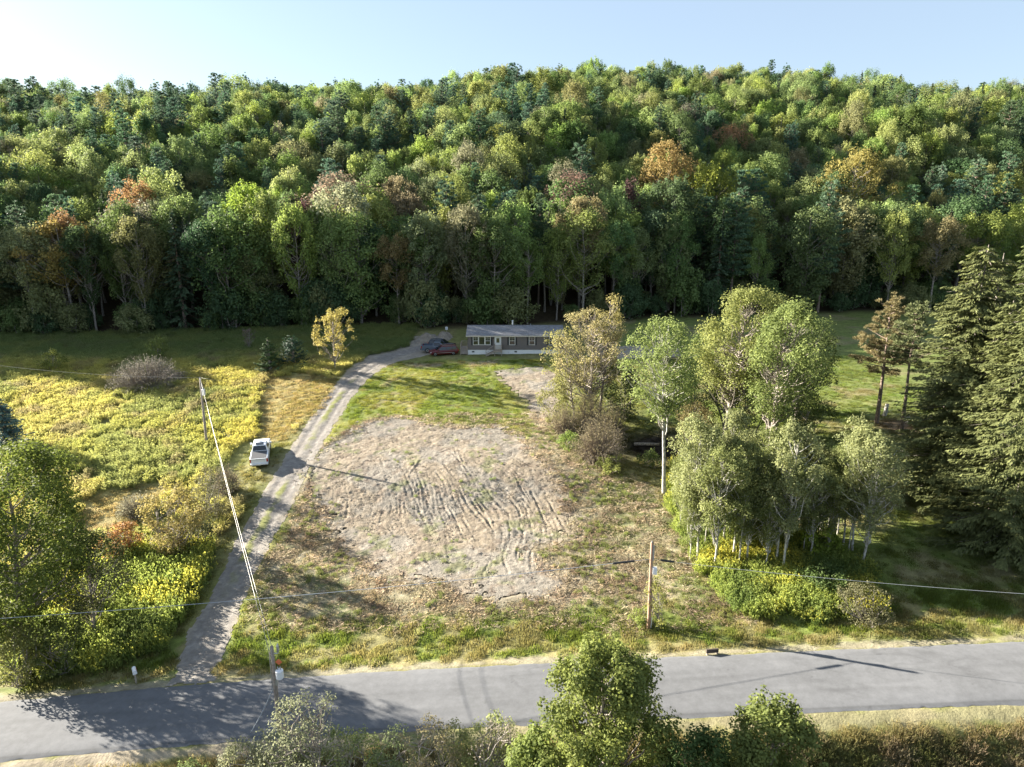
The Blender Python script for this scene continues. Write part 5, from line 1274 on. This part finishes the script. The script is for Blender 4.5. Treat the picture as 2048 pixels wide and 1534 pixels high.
near('sumac_bush', 1612, 960, 1608, 915, 34, 'reddish-tinged bush among the aspens in the grove', 'bush', (0.258, 0.133, 0.069), 530, hb=.1, nc=40, cr=.5, npc=50, L=.2, W=.13, trunk_r=.06, stems=3)
near('bush', 1642, 1105, 1640, 1045, 42, 'bright yellow-green bush under the aspens of the grove', 'bush', (0.217, 0.279, 0.046), 531, hb=.0, nc=60, cr=.5, npc=60, L=.2, W=.13, trunk_r=.05, stems=3)
near('bush', 1735, 1245, 1725, 1170, 52, 'dark tangled bush at the right end of the goldenrod patch', 'bush', (0.136, 0.133, 0.069), 532, hb=.0, nc=60, cr=.45, npc=50, L=.15, W=.10, trunk_r=.05, stems=4)
near('bush', 1655, 1180, 1650, 1130, 46, 'dark green bush under the right end of the grove', 'bush', (0.081, 0.120, 0.038), 533, hb=.0, nc=50, cr=.5, npc=60, L=.18, W=.12, trunk_r=.05, stems=3)
near('bush', 1315, 1255, 1312, 1150, 24, 'thin yellow-green bush growing round the foot of the brown pole', 'bush', (0.258, 0.266, 0.076), 534, hb=.0, nc=44, cr=.34, npc=34, L=.13, W=.08, trunk_r=.03, stems=4, vert=1.8, widest=.3)
near('bush', 1283, 1252, 1282, 1214, 17, 'small bright bush left of the brown pole foot', 'bush', (0.231, 0.279, 0.076), 535, hb=.0, nc=22, cr=.3, npc=36, L=.13, W=.08, trunk_r=.03, stems=3)
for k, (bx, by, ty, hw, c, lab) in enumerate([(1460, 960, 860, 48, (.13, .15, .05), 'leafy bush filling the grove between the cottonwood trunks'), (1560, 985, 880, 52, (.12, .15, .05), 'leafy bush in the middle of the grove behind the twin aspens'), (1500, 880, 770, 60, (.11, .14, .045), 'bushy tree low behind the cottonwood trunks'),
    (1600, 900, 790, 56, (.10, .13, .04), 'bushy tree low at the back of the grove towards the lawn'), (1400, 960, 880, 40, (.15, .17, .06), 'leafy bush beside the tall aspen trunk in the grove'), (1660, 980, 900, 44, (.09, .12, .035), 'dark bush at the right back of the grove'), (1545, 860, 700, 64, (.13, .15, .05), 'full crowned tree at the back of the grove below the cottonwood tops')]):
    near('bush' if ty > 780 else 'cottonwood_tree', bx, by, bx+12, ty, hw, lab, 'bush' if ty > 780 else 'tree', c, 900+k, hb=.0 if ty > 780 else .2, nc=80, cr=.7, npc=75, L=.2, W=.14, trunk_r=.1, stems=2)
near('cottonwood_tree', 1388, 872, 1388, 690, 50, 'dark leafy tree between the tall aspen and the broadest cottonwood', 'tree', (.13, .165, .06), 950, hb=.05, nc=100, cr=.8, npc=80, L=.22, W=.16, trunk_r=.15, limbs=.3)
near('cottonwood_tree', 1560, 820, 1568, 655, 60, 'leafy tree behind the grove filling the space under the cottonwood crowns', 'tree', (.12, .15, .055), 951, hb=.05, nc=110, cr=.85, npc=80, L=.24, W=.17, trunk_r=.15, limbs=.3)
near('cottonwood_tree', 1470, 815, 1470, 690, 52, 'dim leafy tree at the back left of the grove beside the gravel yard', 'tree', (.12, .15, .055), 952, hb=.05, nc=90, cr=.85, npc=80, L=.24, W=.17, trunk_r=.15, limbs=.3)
# scots pines on the lawn
near('pine_tree', 1753, 846, 1772, 588, 66, 'open-crowned pine with a long scaly trunk on the right lawn', 'pine tree', (.22, .19, .095), 540, gen='pine', bark=M_pinebark, hb=.40, L=.30, dens=1.15, trunk_r=.25, tuftr=.62, npt=52, bare=.4, irregular=.4, wl=.08, flat=.6)
near('pine_tree', 1802, 866, 1836, 606, 54, 'second pine with a leaning trunk, beside the big spruces', 'pine tree', (.15, .17, .08), 541, gen='pine', bark=M_pinebark, hb=.50, L=.30, dens=1.05, trunk_r=.22, tuftr=.6, npt=48, bare=.4, irregular=.45, wl=.08, flat=.6)
# big spruces on the right
near('spruce_tree', 1888, 996, 1985, 488, 118, 'huge spruce with drooping olive-green boughs, leftmost of the spruces on the lawn', 'spruce', (.125, .140, .055), 550, gen='spruce', step=.34, nb=16, per=120, L=.36, W=.13, droop=.28, power=.45, hb=.05)
near('spruce_tree', 2016, 1098, 2132, 470, 150, 'nearest big spruce, cut off by the right edge of the picture', 'spruce', (.115, .13, .05), 551, gen='spruce', step=.34, nb=16, per=125, L=.36, W=.13, droop=.28, power=.47, hb=.04)
near('spruce_tree', 1990, 940, 2075, 470, 110, 'big spruce standing behind the two front spruces at the right', 'spruce', (.10, .12, .045), 552, gen='spruce', step=.40, nb=14, per=80, L=.42, W=.12, droop=.28, power=.5)
near('spruce_tree', 2120, 905, 2190, 400, 120, 'tall dark spruce at the far right, behind the others', 'spruce', (.07, .095, .04), 553, gen='spruce', step=.6, nb=11, per=40, L=.55, W=.18)
near('spruce_tree', 1925, 960, 2020, 505, 100, 'spruce squeezed between the leftmost big spruce and the one behind it', 'spruce', (.105, .12, .045), 554, gen='spruce', step=.40, nb=14, per=80, L=.40, W=.13, droop=.28, power=.5)
near('spruce_tree', 1945, 1035, 2050, 600, 96, 'lower spruce filling the gap between the two front spruces', 'spruce', (.115, .13, .05), 555, gen='spruce', step=.36, nb=15, per=100, L=.36, W=.13, droop=.28, power=.5)
# left foreground
near('maple_tree', 36, 1330, 30, 892, 140, 'large dense green maple filling the lower left', 'maple tree', (0.116, 0.147, 0.034), 560, hb=.12, nc=420, cr=.8, npc=105, L=.20, W=.15, trunk_r=.3, limbs=.12, widest=.5, vert=1.2)
near('ash_tree', 188, 1292, 178, 1066, 66, 'dark leafy tree with a thin grey trunk between the large maple and the goldenrod', 'tree', (0.115, 0.126, 0.049), 563, hb=.28, nc=90, cr=.6, npc=70, L=.19, W=.13, trunk_r=.12, limbs=.8)
near('ash_tree', 118, 1215, 110, 1010, 52, 'shaded olive tree half hidden behind the large maple', 'tree', (0.122, 0.120, 0.046), 564, hb=.1, nc=70, cr=.7, npc=60, L=.2, W=.14, trunk_r=.1, limbs=.6)
near('sumac_bush', 338, 1125, 336, 976, 68, 'broad sumac with red and orange tinted leaves beside the driveway', 'sumac', (.28, .24, .09), 565, hb=.1, nc=110, cr=.5, npc=55, L=.24, W=.12, trunk_r=.08, stems=4, limbs=.9, widest=.6)
near('sumac_bush', 248, 1125, 246, 1048, 40, 'lower orange-red sumac just left of the broad one', 'sumac', (.32, .19, .08), 566, hb=.1, nc=60, cr=.45, npc=50, L=.24, W=.12, trunk_r=.06, stems=3, limbs=.9, widest=.6)
near('bush', 425, 1040, 420, 930, 42, 'dark weedy bush at the edge of the meadow below the white pickup', 'bush', (0.136, 0.133, 0.069), 567, hb=.0, nc=80, cr=.5, npc=44, L=.16, W=.10, trunk_r=.05, stems=4)
near('bush', 405, 1100, 395, 1030, 34, 'dark bush along the left side of the driveway beside the sumac', 'bush', (0.095, 0.106, 0.046), 568, hb=.0, nc=56, cr=.5, npc=50, L=.17, W=.11, trunk_r=.05, stems=3)
twig_bush('bush', 275, 1030, 268, 984, 42, 'pale grey-green wispy bush above the sumac', (0.231, 0.226, 0.153), 569, 420, 6)
twig_bush('bush', 455, 985, 448, 928, 28, 'small brown twiggy bush just left of the white pickup rear', (0.163, 0.133, 0.092), 570, 300, 5)
near('bush', 130, 1345, 120, 1240, 60, 'low dark undergrowth bush at the foot of the lower left trees', 'bush', (0.122, 0.146, 0.046), 571, hb=.0, nc=80, cr=.45, npc=60, L=.16, W=.11, trunk_r=.05, stems=4)
near('bush', 40, 1372, 34, 1250, 50, 'yellow-green undergrowth bush at the left edge above the road', 'bush', (0.176, 0.186, 0.061), 572, hb=.0, nc=70, cr=.45, npc=60, L=.16, W=.11, trunk_r=.05, stems=4)
# along the near side of the road, seen from above
def fore(kind, X_, Y_, tz, Rm, label, cat, tint, seed, **kw):
    z = float(T(X_, Y_)); h = tz+CAMZ-z
    kw.setdefault('L', .15); kw.setdefault('W', .10)
    lib = lib_mesh(broadleaf(seed, H=h, R_=Rm, **kw), kind, M_bark); return place(kind, lib, X_, Y_, label, cat, tint=tint)
fore('maple_tree', 4.6, 29.3, -21.2, 3.55, 'big green maple in front of the road, its crown below the brown pole', 'maple tree', (.17, .20, .055), 580, hb=.25, nc=230, cr=.62, npc=170, L=.17, W=.12, vert=1.5, limbs=.4, trunk_r=.25, widest=.42, lobes=34, tuft=.9, inner=.3)
fore('maple_tree', 12.8, 27.6, -23.7, 3.3, 'smaller green maple lower right of the big one', 'maple tree', (.15, .18, .055), 581, hb=.2, nc=170, cr=.6, npc=150, L=.17, W=.12, vert=1.5, limbs=.4, trunk_r=.2, lobes=26, tuft=.9, inner=.3)
fore('maple_tree', 9.2, 27.0, -24.6, 2.0, 'dark green tree top between the two foreground maples', 'maple tree', (0.068, 0.106, 0.034), 582, hb=.2, nc=90, cr=.6, npc=130, L=.17, W=.12, limbs=.3, trunk_r=.15)
fore('maple_tree', 1.4, 28.2, -25.2, 1.7, 'low bright green tree at the left foot of the big foreground maple', 'maple tree', (.17, .21, .06), 583, hb=.2, nc=80, cr=.5, npc=130, L=.16, W=.12, limbs=.3, trunk_r=.12, tuft=.8)
fore('cherry_tree', -11.4, 30.6, -25.5, 2.9, 'sparse grey-leaved tree in front of the grey pole at the near road edge', 'tree', (0.231, 0.246, 0.145), 584, hb=.25, nc=120, cr=.5, npc=46, L=.12, W=.08, limbs=.9, twigs=1, trunk_r=.14, stems=2, inner=.2, vert=1.1, lobes=26)
fore('cherry_tree', -4.5, 30.5, -26.3, 1.35, 'thin bush with orange-tinged tips standing against the road shadow', 'tree', (0.258, 0.226, 0.122), 585, hb=.45, nc=36, cr=.36, npc=50, L=.12, W=.08, limbs=1, twigs=1, trunk_r=.07, stems=2, inner=.2)
fore('cherry_tree', -.9, 30.4, -26.1, 1.5, 'wispy half-bare tree left of the big foreground maple', 'tree', (0.271, 0.239, 0.184), 586, hb=.3, nc=40, cr=.45, npc=22, L=.12, W=.08, limbs=1, twigs=2, trunk_r=.07, stems=3, inner=.2)
bt = bare(587, H=5.5, R_=1.6, n=20, r0=.07, stems=3); place('dead_bush', (bt.mesh('stems', [M_twig], merge_attr=False), None), -9.0+.9, 30.3, 'bare pale twigs rising between the grey-leaved tree and the thin bush', 'bush')
fo = [(-15.4, 31.7, 5.5, 2.2, (.24, .25, .14), 'grey-green low tree at the lower left of the grey-leaved tree'), (-12.3, 31.7, 6.0, 2.0, (.22, .25, .12), 'leafy bush directly below the grey-leaved tree'), (-9.2, 31.7, 6.2, 1.9, (.23, .27, .10), 'yellowish-green bush at the bottom edge right of the grey-leaved tree'),
      (-6.6, 31.7, 6.0, 1.8, (.20, .24, .11), 'green-grey bush at the bottom edge below the bare twigs'), (-4.0, 31.7, 6.2, 1.7, (.26, .27, .12), 'pale bush at the bottom edge under the thin bush'), (-1.2, 31.7, 6.5, 2.0, (.25, .28, .11), 'dense pale green bush at the bottom edge under the wispy tree'),
      (16.4, 27.4, 5.4, 1.4, (.19, .19, .09), 'low olive bush right of the smaller foreground maple'), (14.9, 26.8, 5.0, 1.6, (.15, .19, .06), 'green bush at the bottom edge under the smaller foreground maple'), (6.6, 26.6, 6.5, 1.9, (.11, .16, .05), 'dark green bush at the bottom edge under the big foreground maple'),
      (-18.6, 31.8, 4.0, 1.3, (.20, .25, .09), 'small grassy bush at the bottom edge left of the grey-leaved tree')]
for k, (x, y, h, r_, c, lab) in enumerate(fo):
    lib = lib_mesh(broadleaf(620+k, H=h, R_=r_, hb=.0, nc=int(46+r_*16), cr=.42, npc=62, L=.13, W=.09, trunk_r=.06, stems=3, limbs=.6, widest=.5, vert=1.3, lobes=(0 if k % 2 else 16)), 'bush', M_bark); place('bush', lib, x, y, lab, 'bush', tint=c)
lib = lib_mesh(broadleaf(640, H=7.4, R_=1.5, hb=.3, nc=44, cr=.45, npc=70, L=.16, W=.11, trunk_r=.1, limbs=.9, vert=1.2), 'young_tree', M_bark); place('young_tree', lib, -25.7, 29.3, 'bright yellow-green tree top poking in at the bottom left corner', 'small tree', tint=(.27, .27, .05))
# bare and dead trees at the foot of the wood
dead = [(1100, 610, 1098, 400, 40, 'tall leafless grey tree with many upright branches at the foot of the wood'), (1440, 600, 1436, 470, 22, 'thin leafless tree at the wood edge, right of the house'), (1292, 610, 1300, 500, 16, 'slim leaning bare trunk at the dark wood edge behind the grove'),
        (850, 640, 848, 455, 30, 'pale forked bare-trunked tree at the wood edge left of the house'), (500, 650, 512, 500, 34, 'pale multi-stemmed bare trunk at the wood edge behind the meadow'), (1385, 590, 1392, 470, 18, 'bare grey snag in the shade above the grove')]
for k, (bx, by, tx, ty, hw, lab) in enumerate(dead):
    b, h, r_, lean = spec(bx, by, tx, ty, hw); g = bare(700+k, H=h, R_=r_, n=46, r0=.24, stems=(3, 1, 1, 2, 3, 1)[k]); place('dead_tree', (g.mesh('trunk', [M_bark], smooth=True, merge_attr=False), None), b[0], b[1], lab, 'dead tree')

#@@COVER
# ------------------------------------------------------------------ ground cover
W1 = [stems_geo(800+k, R_=.55, H=1.0, n=44, wid=.02, leafn=4, L=.17, W=.055, headn=2, headL=.16, spread=.4) for k in range(3)]
W2 = [stems_geo(810+k, R_=.5, H=.8, n=60, wid=.03, spread=.6, leafn=1, L=.2, W=.03) for k in range(2)]
G1 = [stems_geo(820+k, R_=.5, H=.20, n=130, wid=.035, spread=1.1) for k in range(3)]
S1 = []
for k in range(2):
    r = np.random.default_rng(830+k); g = Geo(); n = 60
    p = np.stack([r.normal(size=n)*.35, r.normal(size=n)*.35, r.uniform(.01, .08, n)], 1); d = unit(np.stack([r.normal(size=n), r.normal(size=n), r.normal(size=n)*.18], 1))
    g.leaves(p, d, unit(r.normal(size=(n, 3))+[0, 0, 1.2]), r.uniform(.12, .5, n), r.uniform(.02, .045, n), lv=r.uniform(.6, 1.4, n)); S1.append(g)
St = []
for k in range(3):
    r = np.random.default_rng(840+k); g = Geo()
    for q in range(9):
        c = np.array([r.normal()*.3, r.normal()*.3, 0]); s = r.uniform(.03, .10); a = rdir(5, r)*s
        o = np.array([(1, 0, 0), (0, 1, 0), (-1, 0, 0), (0, -1, 0), (0, 0, .8), (0, 0, -.6)])*s*r.uniform(.7, 1.3, (6, 1))+c
        g.add(o, [(0, 1, 4, 4), (1, 2, 4, 4), (2, 3, 4, 4), (3, 0, 4, 4), (1, 0, 5, 5), (2, 1, 5, 5), (3, 2, 5, 5), (0, 3, 5, 5)], lv=r.uniform(.7, 1.25))
    St.append(g)
cover = lib_collection('cover_kinds', [g.mesh('cover', [M_weed]) for g in W1+W2+G1+S1+St])
IW1, IW2, IG, IS, IT = [0, 1, 2], [3, 4], [5, 6, 7], [8, 9], [10, 11, 12]
rc = np.random.default_rng(23)
def pts_in(x0, x1, y0, y1, dens, fn):
    n = int((x1-x0)*(y1-y0)*dens); x = rc.uniform(x0, x1, n); y = rc.uniform(y0, y1, n)
    m = (np.abs(x) < .80*y+6) & fn(x, y); return x[m], y[m]
def spread_cover(name, x, y, ids, s, tint, label, tip=None, zs=None, jitter=.15):
    n = len(x); k = s*rc.uniform(.7, 1.3, n); zz = k*(zs if zs is not None else 1)
    tint = np.broadcast_to(tint, (n, 3))*rc.uniform(1-jitter, 1+jitter, (n, 1))*np.stack([rc.uniform(.92, 1.08, n), np.ones(n), rc.uniform(.9, 1.1, n)], 1)
    tp = np.broadcast_to(tip if tip is not None else tint, (n, 3))
    return scatter(name, cover, np.stack([x, y, T(x, y)-.03], 1), np.stack([k, k, zz], 1), np.stack([rc.normal(size=n)*.08, rc.normal(size=n)*.08, rc.uniform(0, 6.28, n)], 1), tint, rc.choice(ids, n), label, tip=tp)
def clear_road(x, y): return (y > RE_top(x)+.8) | (y < RE_bot(x)-1.6)
def dr_d(x, y): return poly_sd(x, y, POLY_drive)
# meadow
def in_meadow(x, y):
    drx = np.interp(y, DR_C[:, 1], DR_C[:, 0]); left = (x < drx-2.6-1.1*noise(x*.5, y*.5, 7)) & (y > 58) & (y < forest_base(x)-.5)
    left &= ~((x > -35.5) & (y < 84) & (y > 68) & (x > -36+0*y)) | (x < -33.5)
    return left & (poly_sd(x, y, POLY_mown) < .3*noise(x, y, 3)) & (poly_sd(x, y, POLY_mown2) < 0)
x, y = pts_in(-120, 0, 58, 148, 2.9, in_meadow)
m = ~((x > -34.5) & (x < -27) & (y > 70) & (y < 82)); x, y = x[m], y[m]
n1 = fbm(x/7, y/7, 131, 4); n2 = fbm(x/3, y/3, 133, 3)
tint = np.zeros((len(x), 3))+np.array([.41, .385, .125]); tint = mixc(tint, (.24, .275, .10), sstep(.44, .58, n1)*.8); tint = mixc(tint, (.30, .25, .14), sstep(.55, .7, n2)*.7)
tint = mixc(tint, (.12, .17, .06), sstep(112, 122, y)*.7)
yel = sstep(.50, .66, fbm(x/8+9, y/8, 135, 3)); q = P(450, 870); yel = np.clip(yel*.5+np.exp(-((x-q[0])/6)**2-((y-q[1])/4)**2), 0, 1)*sstep(118, 110, y)
tip = mixc(tint*1.15, (.50, .46, .10), yel*.85)
spread_cover('meadow_weeds', x, y, IW1, .82, tint, 'tall yellow-green goldenrod and weeds filling the meadow left of the driveway', tip=tip, zs=.85+.35*n1)
# mown strips
x, y = pts_in(-60, -10, 58, 110, 2.5, lambda x, y: (poly_sd(x, y, POLY_mown) > -.3) | (poly_sd(x, y, POLY_mown2) > -.3))
spread_cover('dry_grass', x, y, IG, 1.1, (.33, .27, .12), 'short dry tan grass of the mown strips in the meadow', zs=1.3)
# goldenrod thickets
GP_r = Pn([(1335, 985), (1350, 1050), (1385, 1120), (1432, 1180), (1490, 1236), (1560, 1245), (1700, 1240), (1760, 1225), (1750, 1160), (1700, 1120), (1620, 1080), (1540, 1060), (1440, 1000), (1380, 940), (1345, 930)])
GP_l = Pn([(215, 1120), (300, 1110), (420, 1098), (418, 1150), (385, 1225), (335, 1300), (240, 1330), (60, 1365), (0, 1360), (-80, 1300), (60, 1200), (150, 1130)])
x, y = pts_in(-60, 60, 44, 80, 5.0, lambda x, y: poly_sd(x, y, GP_r)+(noise(x, y, 3)-.5) > 0)
n1 = fbm(x/2.5, y/2.5, 141, 3); tint = mixc(np.zeros((len(x), 3))+np.array([.26, .31, .08]), (.16, .21, .06), sstep(.45, .65, n1)); tip = mixc(tint, (.46, .43, .08), sstep(.50, .70, fbm(x/3, y/3, 143, 3)))
spread_cover('goldenrod', x, y, IW1, .9, tint, 'yellow-green goldenrod thicket under the aspen grove', tip=tip, zs=1.25)
x, y = pts_in(-60, -5, 40, 66, 5.0, lambda x, y: (poly_sd(x, y, GP_l)+(noise(x, y, 3)-.5) > 0) & (y > RE_top(x)+1.8))
n1 = fbm(x/2.5, y/2.5, 145, 3); tint = mixc(np.zeros((len(x), 3))+np.array([.23, .28, .075]), (.15, .19, .06), sstep(.45, .65, n1)); tip = mixc(tint, (.42, .41, .08), sstep(.50, .70, fbm(x/3, y/3, 147, 3)))
spread_cover('goldenrod', x, y, IW1, 1.0, tint, 'tall goldenrod thicket between the sumacs and the road', tip=tip, zs=1.7)
# lawn and verge grass, tinted like the ground under it
def grass_zone(x, y):
    return clear_road(x, y) & (dr_d(x, y) < -.25) & (poly_sd(x, y, POLY_clear) < -.2) & (poly_sd(x, y, POLY_patch) < -.2) & (y > 36) & (poly_sd(x, y, GP_r) < 0) & (y < 113) & ~((x > HX-1.5) & (x < HX+19) & (y > HY-1.6))
x, y = pts_in(-36, 60, 41.5, 113, 3.4, lambda x, y: grass_zone(x, y) & ((x > np.interp(y, DR_C[:, 1], DR_C[:, 0])-7) | (y < 47)) & ~((x < np.interp(y, DR_C[:, 1], DR_C[:, 0])) & in_meadow(x, y)))
zs = poly_sd(x, y, ZONE_straw); m = (zs < .5) | (rc.random(len(x)) < .6); x, y = x[m], y[m]
A = alb(x, y)*np.array([1.3, 1.3, 1.15]); spread_cover('lawn_grass', x, y, IG, 1.0, A, 'short uneven grass of the lawns and road verge', zs=1.0+1.2*sstep(50, 46, y), jitter=.25)
# brushy litter
x, y = pts_in(-32, 26, 45, 90, 2.6, lambda x, y: clear_road(x, y) & (dr_d(x, y) < -.25) & (poly_sd(x, y, POLY_clear) < .8) & (poly_sd(x, y, ZONE_straw) > -1) & (noise(x, y, 12) > .25))
n2 = fbm(x/2, y/2, 151, 3); tint = mixc(np.zeros((len(x), 3))+np.array([.38, .32, .22]), (.20, .15, .10), sstep(.55, .7, n2)*.8)
spread_cover('brush_litter', x, y, IS, 1.0, tint, 'cut twigs and straw litter strewn round the clearing', zs=1.5, jitter=.3)
x, y = pts_in(-32, 26, 45, 90, 2.0, lambda x, y: grass_zone(x, y) & (poly_sd(x, y, ZONE_straw) > -1) & (fbm(x/4, y/4, 153, 3) > .46))
spread_cover('low_weeds', x, y, IW1, .34, (.19, .22, .07), 'low green weeds sprouting in the cleared ground', zs=.9, jitter=.3)
# clods and stones on the bare soil
x, y = pts_in(-32, 14, 50, 92, 2.6, lambda x, y: poly_sd(x, y, POLY_clear) > -1.0)
spread_cover('stones', x, y, IT, .85, (.29, .25, .205), 'small stones and clods scattered over the bare soil', jitter=.25)
x, y = pts_in(-32, 14, 50, 92, .30, lambda x, y: (poly_sd(x, y, POLY_clear) > -.5) & (fbm(x/2.5, y/2.5, 89, 4) > .53))
spread_cover('sprouting_weeds', x, y, IW1, .28, (.2, .24, .08), 'sparse weeds sprouting on the bare soil', jitter=.3)
# bank below the road
x, y = pts_in(-30, 34, 20, 34.6, 7.0, lambda x, y: y < RE_bot(x)-1.3)
n1 = fbm(x/1.5, y/1.5, 161, 3); tint = mixc(np.zeros((len(x), 3))+np.array([.21, .17, .10]), (.10, .11, .04), sstep(.45, .6, n1)); tint = mixc(tint, (.27, .23, .10), sstep(33.4, 34.4, y)*.8); tint = mixc(tint, (.14, .17, .04), sstep(29.5, 28, y)*.7)
spread_cover('bank_grass', x, y, IW2, .85, tint, 'dry brown grass hanging down the bank below the road', zs=.9, jitter=.3)

x, y = pts_in(-36, 40, 32, 36.5, 9.0, lambda x, y: (y < RE_bot(x)-.9-.8*noise(x*.8, y*.8, 4)) & ((x > -8) | (noise(x, y, 9) > .5)))
spread_cover('shoulder_grass', x, y, IG, .9, (.30, .25, .11), 'dry yellow grass along the near shoulder of the road', zs=1.3, jitter=.3)
